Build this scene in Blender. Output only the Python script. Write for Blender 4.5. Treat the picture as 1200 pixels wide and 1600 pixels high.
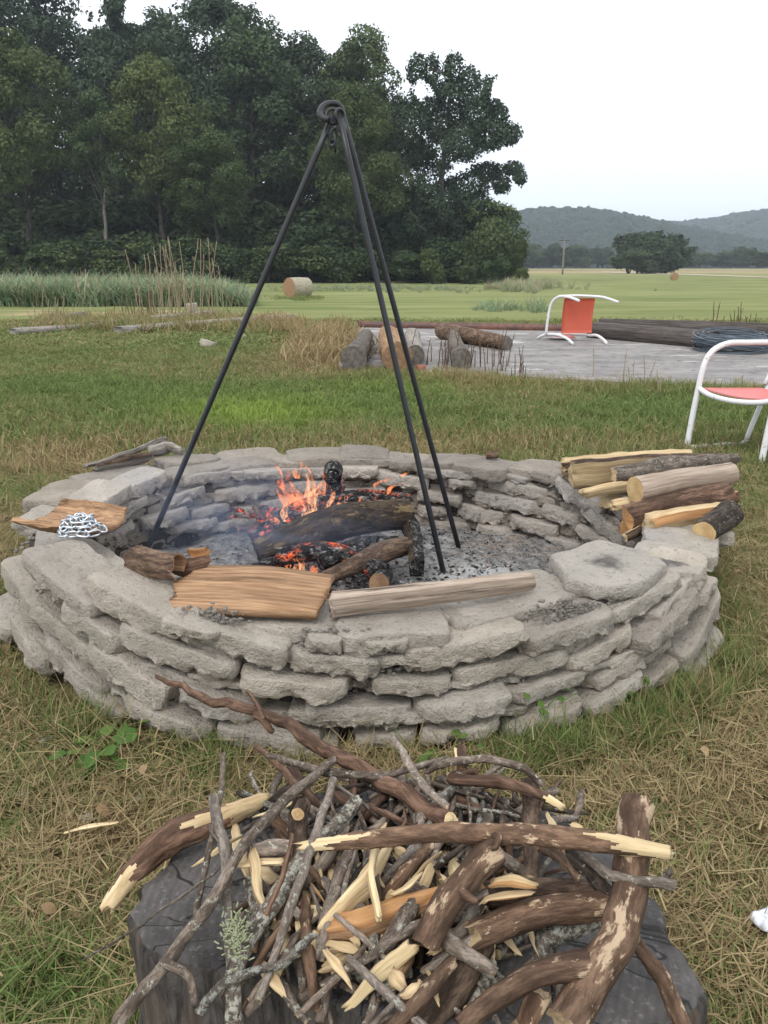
import bpy, math, random
import numpy as np
from math import radians as R, sin, cos, pi, sqrt, atan2, tan
from mathutils import Vector, Matrix
random.seed(7)
rng = np.random.default_rng(11)
scene = bpy.context.scene
for o in list(bpy.data.objects): bpy.data.objects.remove(o)
col = scene.collection

# ------------------------------------------------------------------ camera, sky, sun, exposure
H_CAM, FPX, PITCH = 1.05, 1280.0, math.atan(392/1280.0)
cam_d = bpy.data.cameras.new('camera'); cam = bpy.data.objects.new('camera', cam_d); col.objects.link(cam)
cam.location = (0, 0, H_CAM); cam.rotation_euler = (pi/2-PITCH, 0, 0)
cam_d.sensor_fit = 'VERTICAL'; cam_d.sensor_height = 24; cam_d.lens = 24*FPX/1600
cam_d.clip_start = .03; cam_d.clip_end = 9000
scene.camera = cam
SUN_EL, SUN_AZ = R(52), R(205)           # azimuth clockwise from +Y: behind the camera, to the left
world = bpy.data.worlds.new('World'); scene.world = world; world.use_nodes = True
wt = world.node_tree; wt.nodes.clear(); N = wt.nodes.new; L = wt.links.new
sky = N('ShaderNodeTexSky'); sky.sky_type = 'NISHITA'; sky.sun_disc = False
sky.sun_elevation = SUN_EL; sky.sun_rotation = SUN_AZ; sky.air_density = 1.0; sky.dust_density = 3
smul = N('ShaderNodeVectorMath'); smul.operation = 'SCALE'; smul.inputs[3].default_value = 0.07
tc = N('ShaderNodeTexCoord'); mp = N('ShaderNodeMapping'); mp.inputs['Scale'].default_value = (1.2, 1.2, 7)
nz = N('ShaderNodeTexNoise'); nz.inputs['Scale'].default_value = 1.6; nz.inputs['Detail'].default_value = 5
sep = N('ShaderNodeSeparateXYZ')
cr = N('ShaderNodeValToRGB')            # overcast deck: thinner and bluer near the horizon
cr.color_ramp.elements[0].position = 0.0; cr.color_ramp.elements[0].color = (.74, .82, .89, 1)
cr.color_ramp.elements[1].position = .40; cr.color_ramp.elements[1].color = (.95, .97, 1.0, 1)
e = cr.color_ramp.elements.new(.10); e.color = (.78, .85, .92, 1)
e = cr.color_ramp.elements.new(.22); e.color = (.88, .92, .97, 1)
add = N('ShaderNodeMath'); add.operation = 'MULTIPLY_ADD'; add.inputs[1].default_value = .22; 
sub = N('ShaderNodeMath'); sub.operation = 'SUBTRACT'; sub.inputs[1].default_value = .11
mix = N('ShaderNodeMix'); mix.data_type = 'RGBA'; mix.inputs[0].default_value = .88
bg = N('ShaderNodeBackground'); bg.inputs[1].default_value = 1.0
wo = N('ShaderNodeOutputWorld')
L(tc.outputs['Generated'], mp.inputs[0]); L(mp.outputs[0], nz.inputs[0]); L(tc.outputs['Generated'], sep.inputs[0])
L(nz.outputs[0], add.inputs[0]); L(sep.outputs[2], add.inputs[2]); L(add.outputs[0], sub.inputs[0]); L(sub.outputs[0], cr.inputs[0])
L(sky.outputs[0], smul.inputs[0]); L(smul.outputs[0], mix.inputs[6]); L(cr.outputs[0], mix.inputs[7])
L(mix.outputs[2], bg.inputs[0]); L(bg.outputs[0], wo.inputs[0])
sd = bpy.data.lights.new('sun', 'SUN'); sd.energy = 1.0; sd.angle = R(22); sd.color = (1, .965, .92)
so = bpy.data.objects.new('sun', sd); col.objects.link(so)
sdir = Vector((sin(SUN_AZ)*cos(SUN_EL), cos(SUN_AZ)*cos(SUN_EL), sin(SUN_EL)))
so.rotation_euler = sdir.to_track_quat('Z', 'Y').to_euler(); so.location = (0, 0, 30)
vs = scene.view_settings; scene.display_settings.display_device = 'sRGB'
vs.view_transform = 'Standard'; vs.look = 'None'; vs.gamma = 1; vs.exposure = 0.76; vs.use_curve_mapping = False

# ------------------------------------------------------------------ picture rays -> places in the world
cp, sp = cos(PITCH), sin(PITCH)
def ray(px, py):
    a, b = (px-600)/FPX, (800-py)/FPX
    return np.array([a, cp + b*sp, -sp + b*cp])
C0 = np.array([0, 0, H_CAM])
def gz(x, y):                       # the land falls away gently beyond the slab
    return np.interp(y, [-50, 15, 60, 110, 300, 700, 3000], [0, 0, -1.22, -1.25, -2.7, -4.5, -12])
def pz(px, py, z):
    r = ray(px, py); return C0 + r*((z-H_CAM)/r[2])
def pY(px, py, y):
    r = ray(px, py); return C0 + r*(y/r[1])
def pg(px, py):
    r = ray(px, py); lo, hi = .1, 4000.
    for _ in range(60):
        m = (lo+hi)/2; p = C0+r*(m/r[1])
        if p[2] > gz(p[0], p[1]): lo = m
        else: hi = m
    p = C0+r*(lo/r[1]); p[2] = gz(p[0], p[1]); return p
def depth(p): return p[1]*cp + (H_CAM-p[2])*sp
def proj(x, y, z):
    d = y*cp + (H_CAM-z)*sp; u = -y*(-sp)*0 + (y*sp + (z-H_CAM)*cp)
    d = np.maximum(d, 1e-3)
    return 600+FPX*x/d, 800-FPX*u/d
EC = np.array([-.07, 2.49]); EA, EB, WALL_H = 1.08, .90, .285
def pe(px, py, a, b, far):          # where the ray meets the upright elliptical face of the wall
    r = ray(px, py); A = (r[0]/a)**2+(r[1]/b)**2; o = -EC
    B = 2*(r[0]*o[0]/a**2 + r[1]*o[1]/b**2); Cc = (o[0]/a)**2+(o[1]/b)**2-1
    D = B*B-4*A*Cc
    t = (-B + (sqrt(D) if far else -sqrt(D)))/(2*A) if D > 0 else -B/(2*A)
    return C0+r*t

# ------------------------------------------------------------------ numpy noise
def _h(i, j, k, s):
    n = (i*374761393 + j*668265263 + k*2147483647 + s*974634777) & 0xffffffff
    n = ((n ^ (n >> 13))*1274126177) & 0xffffffff
    return ((n ^ (n >> 16)) & 0xffff)/65535.0
def vn(p, s=0):
    p = np.asarray(p, float); i = np.floor(p).astype(np.int64); f = p-i; f = f*f*(3-2*f); o = 0
    for a in (0, 1):
        for b in (0, 1):
            for c in (0, 1):
                w = (f[..., 0] if a else 1-f[..., 0])*(f[..., 1] if b else 1-f[..., 1])*(f[..., 2] if c else 1-f[..., 2])
                o = o + w*_h(i[..., 0]+a, i[..., 1]+b, i[..., 2]+c, s)
    return o-.5
def fbm(p, s=0, oct=3):
    o = 0; a = 1
    for k in range(oct): o = o+a*vn(np.asarray(p)*2**k, s+k*7); a *= .5
    return o
def v2(x, y, sc, s=0, oct=3): return fbm(np.stack([x*sc, y*sc, np.zeros_like(x)], -1), s, oct)

# ------------------------------------------------------------------ mesh + object helpers
def mesh(name, V, F, mats, midx=None, attrs=None, smooth=True):
    """F: list of (n,k) int arrays (tris and quads)"""
    if isinstance(F, np.ndarray): F = [F]
    F = [np.asarray(f, dtype=np.int32) for f in F if len(f)]
    m = bpy.data.meshes.new(name); V = np.asarray(V, dtype=np.float32)
    m.vertices.add(len(V)); m.vertices.foreach_set('co', V.ravel())
    tot = np.concatenate([np.full(len(f), f.shape[1], np.int32) for f in F])
    loops = np.concatenate([f.ravel() for f in F])
    m.loops.add(len(loops)); m.loops.foreach_set('vertex_index', loops)
    m.polygons.add(len(tot)); st = np.concatenate([[0], np.cumsum(tot)[:-1]]).astype(np.int32)
    m.polygons.foreach_set('loop_start', st); m.polygons.foreach_set('loop_total', tot)
    if smooth: m.polygons.foreach_set('use_smooth', np.ones(len(tot), bool))
    for mt in (mats if isinstance(mats, (list, tuple)) else [mats]): m.materials.append(mt)
    if midx is not None: m.polygons.foreach_set('material_index', np.asarray(midx, np.int32))
    for k, a in (attrs or {}).items():
        a = np.asarray(a, np.float32)
        if a.ndim == 2: t = m.attributes.new(k, 'FLOAT_VECTOR', 'POINT'); t.data.foreach_set('vector', a.ravel())
        else: t = m.attributes.new(k, 'FLOAT', 'POINT'); t.data.foreach_set('value', a)
    m.update(calc_edges=True); m.validate()
    return m
def tag(o, label=None, cat=None, group=None, kind=None):
    if label: o['label'] = label
    if cat: o['category'] = cat
    if group: o['group'] = group
    if kind: o['kind'] = kind
    return o
def obj(name, me, parent=None, loc=(0, 0, 0), rot=None):
    o = bpy.data.objects.new(name, me); col.objects.link(o); o.location = loc
    if rot is not None: o.rotation_euler = rot
    if parent is not None: o.parent = parent
    return o
def thing(name, loc, label, cat, group=None, rz=0):
    o = bpy.data.objects.new(name, None); col.objects.link(o); o.location = loc; o.rotation_euler = (0, 0, rz)
    o.empty_display_size = .1
    return tag(o, label, cat, group)
def copy_tree(o, parent=None):
    c = o.copy(); col.objects.link(c); c.parent = parent
    for ch in o.children: copy_tree(ch, c)
    return c
class MB:                                                        # collects pieces of one mesh
    def __init__(s): s.V = []; s.Q = []; s.T = []; s.n = 0; s.A = []; s.mq = []; s.mt = []
    def add(s, V, Q=None, T=None, ac=None, mq=0, mt=0):
        V = np.asarray(V, float); s.V.append(V); s.A.append(np.asarray(ac if ac is not None else V, float))
        if Q is not None and len(Q): s.Q.append(np.asarray(Q)+s.n); s.mq.append(np.broadcast_to(mq, len(Q)))
        if T is not None and len(T): s.T.append(np.asarray(T)+s.n); s.mt.append(np.broadcast_to(mt, len(T)))
        s.n += len(V)
    def box(s, c, d, M=None):
        c = np.array(c, float); d = np.array(d, float)/2
        P = np.array([[x, y, z] for x in (-1, 1) for y in (-1, 1) for z in (-1, 1)])*d
        if M is not None: P = P @ np.array(M).T
        s.add(P+c, [[0, 1, 3, 2], [4, 6, 7, 5], [0, 4, 5, 1], [2, 3, 7, 6], [0, 2, 6, 4], [1, 5, 7, 3]])
    def build(s, name, mats, parent=None, org=(0, 0, 0), loc=None, smooth=True, extra=None):
        V = np.concatenate(s.V)-np.array(org)
        F = []; mi = []
        if s.Q: F.append(np.concatenate(s.Q)); mi.append(np.concatenate(s.mq))
        if s.T: F.append(np.concatenate(s.T)); mi.append(np.concatenate(s.mt))
        at = {'ac': np.concatenate(s.A)}; at.update(extra or {})
        me = mesh(name, V, F, mats, np.concatenate(mi), at, smooth)
        return obj(name, me, parent, org if (parent is None and loc is None) else (loc or (0, 0, 0)))

def resample(P, n):
    P = np.asarray(P, float)
    if len(P) == 2: return P[0]+(P[1]-P[0])*np.linspace(0, 1, n)[:, None]
    Q = np.vstack([2*P[0]-P[1], P, 2*P[-1]-P[-2]]); t = np.linspace(0, len(P)-1-1e-9, n); i = t.astype(int); f = (t-i)[:, None]
    a, b, c, d = Q[i], Q[i+1], Q[i+2], Q[i+3]
    return .5*((2*b)+(-a+c)*f+(2*a-5*b+4*c-d)*f**2+(-a+3*b-3*c+d)*f**3)
def frames(P):
    T = np.gradient(P, axis=0); T /= np.linalg.norm(T, axis=1)[:, None]+1e-12
    up = np.array([0, 0, 1.]) if abs(T[0][2]) < .9 else np.array([0, 1., 0])
    n = up-T[0]*np.dot(up, T[0]); n /= np.linalg.norm(n); Ns = [n]
    for k in range(1, len(P)):
        n = Ns[-1]-T[k]*np.dot(Ns[-1], T[k]); n /= np.linalg.norm(n)+1e-12; Ns.append(n)
    Ns = np.array(Ns); return T, Ns, np.cross(T, Ns)
def poly_section(poly, flags, n):
    th = np.linspace(0, 2*pi, n, endpoint=False); r = np.ones(n); w = np.zeros(n, bool); P = np.array(poly, float)
    for k, t in enumerate(th):
        d = np.array([cos(t), sin(t)]); best = None
        for e in range(len(P)):
            a, b = P[e], P[(e+1) % len(P)]; ed = b-a
            den = d[0]*ed[1]-d[1]*ed[0]
            if abs(den) < 1e-9: continue
            tt = (a[0]*ed[1]-a[1]*ed[0])/den; uu = (a[0]*d[1]-a[1]*d[0])/den
            if tt > 0 and -1e-6 <= uu <= 1+1e-6 and (best is None or tt < best[0]): best = (tt, flags[e])
        if best: r[k], w[k] = best
    return r, w
def arc(a0, a1, n, c=(0, 0)): return [(c[0]+cos(R(a0+(a1-a0)*k/n)), c[1]+sin(R(a0+(a1-a0)*k/n))) for k in range(n+1)]
SEC = {}
p = arc(-10, 190, 10, (0, -.35)); SEC['half'] = (p, [0]*10+[1])
p = arc(20, 110, 6, (-.35, -.35))+[(-.6, -.45), (-.1, -.7)]; SEC['quarter'] = (p, [0]*6+[1, 1, 1])
SEC['slab'] = ([(-1, -.25), (1, -.3), (1.02, .28), (.3, .36), (-.95, .3)], [1, 0, 1, 1, 1])
SEC['plank'] = ([(-1, -.10), (0, -.2), (1, -.12), (1.02, .14), (.0, .06), (-.98, .17)], [1, 1, 1, 0, 0, 1])
SEC['block'] = ([(-.9, -.6), (.85, -.65), (1, .3), (.2, .75), (-.8, .6)], [1, 1, 0, 1, 1])
def tube(P, rad, nside=10, seg=12, sec='round', rot=0, wob=.06, seed=0, jag=(0, 0), rough=6., caps=True, mat_fn=None, kink=0, lin=False):
    P = np.asarray(P, float)
    if lin and len(P) > 2:
        d_ = np.concatenate([[0], np.cumsum(np.linalg.norm(np.diff(P, axis=0), axis=1))]); u_ = np.linspace(0, d_[-1], seg)
        C = np.stack([np.interp(u_, d_, P[:, q]) for q in range(3)], -1)
        for _ in range(2): C[1:-1] = (C[:-2]+2*C[1:-1]+C[2:])/4
    else: C = resample(P, seg)
    Ltot = np.sum(np.linalg.norm(np.diff(C, axis=0), axis=1)); s = np.concatenate([[0], np.cumsum(np.linalg.norm(np.diff(C, axis=0), axis=1))])
    rr = np.interp(np.linspace(0, 1, seg), np.linspace(0, 1, len(rad)), rad) if np.ndim(rad) else np.full(seg, float(rad))
    if kink: C = C + kink*np.stack([fbm(np.stack([s*20, s*0+q*9.1, s*0+seed], -1), seed+q, 2) for q in range(3)], -1)*np.minimum(1, np.minimum(s, Ltot-s)/(.1*Ltot+1e-6))[:, None]
    T, A, B = frames(C); th = np.linspace(0, 2*pi, nside, endpoint=False)
    if sec == 'round': sr, wd = np.ones(nside), np.zeros(nside, bool)
    else: sr, wd = poly_section(*SEC[sec], nside)
    th2 = th+rot; c, sn = np.cos(th2), np.sin(th2)
    rm = float(np.mean(rr))
    q = np.stack([np.broadcast_to(c*1.3, (seg, nside)), np.broadcast_to(sn*1.3, (seg, nside)), np.broadcast_to((s/(rm*rough/2.))[:, None], (seg, nside))], -1)+seed*3.7
    radm = rr[:, None]*sr[None, :]*(1+wob*2*fbm(q, seed, 3))
    if sec != 'round': radm = radm*(1+.05*fbm(np.stack([np.broadcast_to(c*7, (seg, nside)), np.broadcast_to(sn*7, (seg, nside)), np.broadcast_to((s*5)[:, None], (seg, nside))], -1)+seed, seed+2, 3))
    V = C[:, None]+A[:, None]*(radm*c)[..., None]+B[:, None]*(radm*sn)[..., None]
    ac = np.stack([radm*c, radm*sn, np.broadcast_to(s[:, None], (seg, nside))], -1)
    def j(amp, sgn, x, y, sd): return sgn*amp*2*(vn(np.stack([x/rm*1.7, y/rm*1.7, x*0+sd], -1), sd)+.6*vn(np.stack([x/rm*5, y/rm*5, x*0+sd], -1), sd+3))
    n0 = min(3, seg//4)
    for e, (amp, sg) in enumerate(zip(jag, (-1, 1))):
        if amp:
            k = 0 if e == 0 else seg-1
            V[k] += T[k]*j(amp, sg, ac[k, :, 0], ac[k, :, 1], seed+e+11)[:, None]
    V = V.reshape(-1, 3); acf = ac.reshape(-1, 3).copy()
    i = np.arange(seg-1)[:, None]*nside; k = np.arange(nside); k2 = (k+1) % nside
    Q = np.stack([i+k, i+k2, i+nside+k2, i+nside+k], -1).reshape(-1, 4)
    mq = np.tile(wd.astype(int), seg-1)
    if mat_fn is not None:
        fr = (np.repeat(np.arange(seg-1), nside)+.5)/(seg-1); mq = np.maximum(mq, mat_fn(fr, np.tile(th, seg-1)))
    Tr = []; mt = []
    if caps:
        for e, kk in enumerate((0, seg-1)):
            base = len(V); sg = (-1, 1)[e]; ring = V[kk*nside:(kk+1)*nside]; cc = C[kk]
            x, y = ac[kk, :, 0]*.5, ac[kk, :, 1]*.5
            amp = jag[e]
            mid = cc+A[kk]*x[:, None]+B[kk]*y[:, None]+T[kk]*(j(amp, sg, x, y, seed+e+11)[:, None] if amp else sg*rm*.03)
            V = np.vstack([V, mid, (cc+T[kk]*(sg*amp*.4 if amp else sg*rm*.04))[None]])
            zc = s[kk]; acf = np.vstack([acf, np.stack([x, y, x*0+zc], -1), [[0, 0, zc]]])
            a = kk*nside+k; a2 = kk*nside+k2; b = base+k; b2 = base+k2
            qq = np.stack([a2, a, b, b2], -1) if e == 0 else np.stack([a, a2, b2, b], -1)
            Q = np.vstack([Q, qq]); mq = np.concatenate([mq, np.full(nside, 1)])
            ctr = np.full(nside, base+nside); tt = np.stack([b2, b, ctr], -1) if e == 0 else np.stack([b, b2, ctr], -1)
            Tr.append(tt); mt.append(np.full(nside, 1))
    return V, Q, (np.vstack(Tr) if Tr else None), acf, mq, (np.concatenate(mt) if mt else 0)
def addtube(mb, *a, single=None, **k):
    V, Q, T, ac, mq, mt = tube(*a, **k)
    if single is not None: mq = single; mt = single
    mb.add(V, Q, T, ac, mq, mt)
def components(F, nv):
    par = np.arange(nv)
    allf = [f for f in F if len(f)]
    for _ in range(200):
        old = par.copy()
        for f in allf:
            m = par[f].min(axis=1)
            for c in range(f.shape[1]): np.minimum.at(par, f[:, c], m)
        par = par[par]
        if (par == old).all(): break
    return par
def split_parts(name_body, name_end, V, Q, T, ac, mq, mt, mats, parent, org):
    """bark body and the bare wood faces become separate parts"""
    for nm, code, m in ((name_body, 0, mats[0]), (name_end, 1, mats[1])):
        q = Q[mq == code]; t = T[mt == code] if T is not None else np.zeros((0, 3), int)
        if len(q)+len(t) == 0: continue
        lab = components([q, t], len(V)); q0, t0 = q, t
        for L_ in np.unique(np.concatenate([lab[q0[:, 0]] if len(q0) else [], lab[t0[:, 0]] if len(t0) else []])):
            q = q0[lab[q0[:, 0]] == L_] if len(q0) else q0; t = t0[lab[t0[:, 0]] == L_] if len(t0) else t0
            used = np.unique(np.concatenate([q.ravel(), t.ravel()])).astype(int); mp_ = np.zeros(len(V), int); mp_[used] = np.arange(len(used))
            fs = [f for f in (mp_[q], mp_[t]) if len(f)]
            me = mesh(nm, V[used]-org, fs, m, None, {'ac': ac[used]}, True)
            obj(nm, me, parent)

# ------------------------------------------------------------------ materials
def mat(name, build, disp=False):
    m = bpy.data.materials.new(name); m.use_nodes = True; t = m.node_tree; t.nodes.clear()
    out = t.nodes.new('ShaderNodeOutputMaterial'); b = t.nodes.new('ShaderNodeBsdfPrincipled')
    t.links.new(b.outputs[0], out.inputs[0]); build(Nd(t, b, out)); return m
class Nd:
    def __init__(s, t, b, out): s.t = t; s.b = b; s.out = out
    def n(s, ty, **k):
        x = s.t.nodes.new(ty)
        for a, v in k.items(): setattr(x, a, v)
        return x
    def l(s, a, b): s.t.links.new(a, b)
    def coord(s, kind='Object', attr=None, scale=(1, 1, 1), at='GEOMETRY'):
        if attr: x = s.n('ShaderNodeAttribute', attribute_name=attr, attribute_type=at).outputs['Vector']
        elif kind == 'Position': x = s.n('ShaderNodeNewGeometry').outputs['Position']
        else: x = s.n('ShaderNodeTexCoord').outputs[kind]
        m = s.n('ShaderNodeMapping'); m.inputs['Scale'].default_value = scale; s.l(x, m.inputs[0]); return m.outputs[0]
    def noise(s, v, sc=5., det=4, rough=.55, dist=0.):
        x = s.n('ShaderNodeTexNoise'); s.l(v, x.inputs['Vector']); x.inputs['Scale'].default_value = sc; x.inputs['Detail'].default_value = det
        x.inputs['Roughness'].default_value = rough; x.inputs['Distortion'].default_value = dist; return x.outputs[0]
    def vor(s, v, sc=5., feat='F1'):
        x = s.n('ShaderNodeTexVoronoi', feature=feat); s.l(v, x.inputs['Vector']); x.inputs['Scale'].default_value = sc; return x.outputs['Distance']
    def ramp(s, f, stops):
        x = s.n('ShaderNodeValToRGB'); s.l(f, x.inputs[0]); el = x.color_ramp.elements
        el[0].position = stops[0][0]; el[0].color = (*stops[0][1], 1); el[1].position = stops[-1][0]; el[1].color = (*stops[-1][1], 1)
        for p, c in stops[1:-1]: e = el.new(p); e.color = (*c, 1)
        return x.outputs[0]
    def mixc(s, f, a, b, mode='MIX'):
        x = s.n('ShaderNodeMix', data_type='RGBA', blend_type=mode)
        for i, v in ((0, f), (6, a), (7, b)):
            if hasattr(v, 'links') or hasattr(v, 'is_linked'): s.l(v, x.inputs[i])
            else: x.inputs[i].default_value = v if i == 0 else (*v, 1)
        return x.outputs[2]
    def math(s, op, a, b=0., c=0., clamp=False):
        x = s.n('ShaderNodeMath', operation=op); x.use_clamp = clamp
        for i, v in enumerate((a, b, c)):
            if hasattr(v, 'is_linked'): s.l(v, x.inputs[i])
            else: x.inputs[i].default_value = v
        return x.outputs[0]
    def attr(s, nm, at='GEOMETRY'): return s.n('ShaderNodeAttribute', attribute_name=nm, attribute_type=at).outputs['Fac']
    def rnd(s): return s.n('ShaderNodeObjectInfo').outputs['Random']
    def col(s, c):
        if hasattr(c, 'is_linked'): s.l(c, s.b.inputs['Base Color'])
        else: s.b.inputs['Base Color'].default_value = (*c, 1)
    def rough(s, v, spec=.3):
        s.b.inputs['Roughness'].default_value = v; s.b.inputs['Specular IOR Level'].default_value = spec
    def bump(s, h, st=.5, dist=.01):
        x = s.n('ShaderNodeBump'); x.inputs['Strength'].default_value = st; x.inputs['Distance'].default_value = dist
        s.l(h, x.inputs['Height']); s.l(x.outputs[0], s.b.inputs['Normal'])

def concrete(base, dark, stain=0., stainc=(.03, .028, .026), lo=.4):
    def f(n):
        v = n.coord('Object'); ofs = n.n('ShaderNodeVectorMath', operation='ADD'); n.l(v, ofs.inputs[0])
        rr = n.n('ShaderNodeObjectInfo'); n.l(rr.outputs['Location'], ofs.inputs[1]); v = ofs.outputs[0]
        a = n.noise(v, 9, 6, .65); b = n.noise(v, 60, 5, .7); g = n.vor(v, 90)
        c = n.mixc(n.ramp(a, [(.35, (0, 0, 0)), (.68, (1, 1, 1))]), dark, base)
        c = n.mixc(n.ramp(b, [(.33, (1, 1, 1)), (.44, (0, 0, 0))]), c, tuple(x*.72 for x in dark))
        d = n.noise(v, 190, 3, .7)
        tone = n.ramp(n.rnd(), [(0, (.78, .76, .74)), (.3, (1, .99, .97)), (.6, (.92, .90, .86)), (1, (1.12, 1.08, 1.02))]); c = n.mixc(1., c, tone, 'MULTIPLY')
        sc = n.ramp(n.noise(v, 14, 5, .7), [(.60, (0, 0, 0)), (.72, (1, 1, 1))])
        c = n.mixc(n.math('MULTIPLY', sc, .35), c, (.24, .19, .13))
        if stain:
            st = n.ramp(n.noise(v, 5, 5, .7), [(.5-stain*.4, (1, 1, 1)), (.5+stain*.4+.12, (0, 0, 0))])
            c = n.mixc(n.math('MULTIPLY', st, .8), c, stainc)
        n.col(c); n.rough(.92, .15)
        h = n.math('ADD', n.math('MULTIPLY', b, 1.), n.math('MULTIPLY', a, .5)); h = n.math('ADD', h, n.math('MULTIPLY', d, .45)); n.bump(h, 1., .018)
    return f
M = {}
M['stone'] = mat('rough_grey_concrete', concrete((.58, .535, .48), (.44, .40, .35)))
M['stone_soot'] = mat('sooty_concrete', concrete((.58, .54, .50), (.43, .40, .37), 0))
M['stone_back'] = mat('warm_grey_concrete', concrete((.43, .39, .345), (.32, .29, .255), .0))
def f_hex(n):
    concrete((.55, .51, .47), (.44, .41, .375))(n)
    lk = n.b.inputs['Base Color'].links[0].from_socket; v = n.coord('Object'); g = n.n('ShaderNodeVectorMath', operation='LENGTH'); n.l(v, g.inputs[0])
    m = n.ramp(n.math('ADD', g.outputs['Value'], n.math('MULTIPLY', n.noise(v, 22, 4, .7), .12)), [(.085, (1, 1, 1)), (.125, (0, 0, 0))]); n.col(n.mixc(n.math('MULTIPLY', m, .75), lk, (.045, .042, .042)))
M['stone_ash'] = mat('soot_marked_concrete', f_hex)
M['core'] = mat('dark_mortar', concrete((.13, .12, .11), (.06, .055, .05)))
M['rubble'] = mat('crumbled_mortar', concrete((.46, .43, .39), (.33, .31, .28)))

def bark(c1, c2, lich=0., streak=.35, scale=55, bdist=.006, patch=None, rings=False):
    def f(n):
        v = n.coord(attr='ac', scale=(1, 1, streak)); a = n.noise(v, scale, 6, .68, .4); big = n.noise(v, scale*.25, 4, .6); fine = n.noise(v, scale*3.2, 4, .7)
        c = n.mixc(n.ramp(a, [(.42, (0, 0, 0)), (.58, (1, 1, 1))]), c1, c2)
        c = n.mixc(n.ramp(big, [(.35, (.55, .55, .55)), (.65, (0, 0, 0))]), c, tuple(x*.5 for x in c1))
        c = n.mixc(n.math('MULTIPLY', n.ramp(fine, [(.40, (1, 1, 1)), (.55, (0, 0, 0))]), .6), c, tuple(x*.45 for x in c1))
        if patch:
            m = n.ramp(n.noise(n.coord(attr='ac', scale=(1, 1, .4)), 34, 6, .7), [(.55, (0, 0, 0)), (.59, (1, 1, 1))]); c = n.mixc(m, c, patch)
        if lich:
            m = n.ramp(n.noise(n.coord(attr='ac'), 120, 5, .75), [(.64-lich*.16, (0, 0, 0)), (.70-lich*.14, (1, 1, 1))]); c = n.mixc(m, c, (.34, .345, .30))
        c = n.mixc(1., c, n.ramp(n.rnd(), [(0, (.75, .75, .75)), (1, (1.2, 1.15, 1.1))]), 'MULTIPLY')
        n.col(c); n.rough(.85, .2); n.bump(n.math('ADD', n.math('ADD', a, big), n.math('MULTIPLY', fine, .5)), .9, bdist)
    return f
def wood(c1, c2, rings=True, streak=.06, scale=130, crackc=None):
    def f(n):
        v = n.coord(attr='ac', scale=(1, 1, streak)); a = n.noise(v, scale, 5, .65, .3); b = n.noise(v, scale*.22, 3, .5)
        c = n.mixc(n.ramp(a, [(.34, (0, 0, 0)), (.62, (1, 1, 1))]), c1, c2)
        c = n.mixc(n.math('MULTIPLY', n.ramp(b, [(.45, (0, 0, 0)), (.68, (1, 1, 1))]), .5), c, tuple(x*.6 for x in c1))
        if crackc:
            k = n.ramp(n.noise(n.coord(attr='ac', scale=(1, 1, .035)), 60, 5, .7), [(.58, (0, 0, 0)), (.66, (1, 1, 1))]); c = n.mixc(k, c, crackc)
        c = n.mixc(1., c, n.ramp(n.rnd(), [(0, (.86, .84, .8)), (1, (1.1, 1.08, 1.05))]), 'MULTIPLY')
        n.col(c); n.rough(.8, .2); n.bump(a, .6, .004)
    return f
def endgrain(c1, c2, ringc, ring_scale=260):
    def f(n):
        v = n.coord(attr='ac', scale=(1, 1, 0)); w = n.n('ShaderNodeTexWave', wave_type='RINGS', rings_direction='SPHERICAL')
        n.l(v, w.inputs['Vector']); w.inputs['Scale'].default_value = ring_scale*.16; w.inputs['Distortion'].default_value = 2.; w.inputs['Detail'].default_value = 3; w.inputs['Detail Scale'].default_value = 1.5
        a = n.noise(v, 90, 4, .6); b = n.noise(v, 22, 3, .6)
        c = n.mixc(n.ramp(b, [(.38, (0, 0, 0)), (.62, (1, 1, 1))]), c1, c2)
        c = n.mixc(n.math('MULTIPLY', w.outputs[0], .35), c, ringc); c = n.mixc(n.math('MULTIPLY', n.ramp(a, [(.55, (0, 0, 0)), (.7, (1, 1, 1))]), .5), c, ringc)
        n.col(c); n.rough(.85, .15); n.bump(a, .5, .003)
    return f
M['bark_brown'] = mat('brown_bark', bark((.075, .05, .036), (.25, .175, .125)))
M['bark_red'] = mat('reddish_bark', bark((.10, .06, .042), (.29, .18, .125), streak=.2))
M['bark_grey'] = mat('grey_bark', bark((.11, .095, .08), (.29, .25, .215), lich=.35))
M['bark_dark'] = mat('dark_bark', bark((.035, .028, .023), (.13, .10, .08), lich=.3))
M['bark_lichen'] = mat('lichened_bark', bark((.09, .075, .062), (.26, .22, .185), lich=1.))
M['bark_twig'] = mat('twig_bark', bark((.11, .085, .068), (.31, .255, .21), lich=.45, scale=90, bdist=.002))
M['bark_twig_pale'] = mat('pale_twig_bark', bark((.19, .155, .13), (.42, .36, .305), lich=.5, scale=90, bdist=.002))
M['bark_peel'] = mat('peeling_bark', bark((.11, .068, .046), (.28, .18, .12), patch=(.50, .38, .26), streak=.3, scale=40))
M['bark_mossy'] = mat('charred_mossy_bark', bark((.03, .022, .017), (.11, .08, .055), patch=(.17, .13, .07)))
M['wood_yellow'] = mat('fresh_split_wood', wood((.42, .30, .165), (.68, .54, .34)))
M['wood_pale'] = mat('pale_split_wood', wood((.50, .38, .21), (.74, .60, .38)))
M['wood_orange'] = mat('orange_split_wood', wood((.34, .16, .065), (.56, .33, .16)))
M['wood_brown'] = mat('weathered_brown_wood', wood((.22, .125, .07), (.47, .30, .18), crackc=(.09, .05, .03)))
M['wood_grey'] = mat('weathered_pinkish_wood', wood((.25, .19, .15), (.46, .385, .32), crackc=(.10, .075, .06)))
M['wood_silver'] = mat('silver_weathered_wood', wood((.17, .155, .14), (.40, .37, .34), crackc=(.05, .045, .04)))
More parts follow.
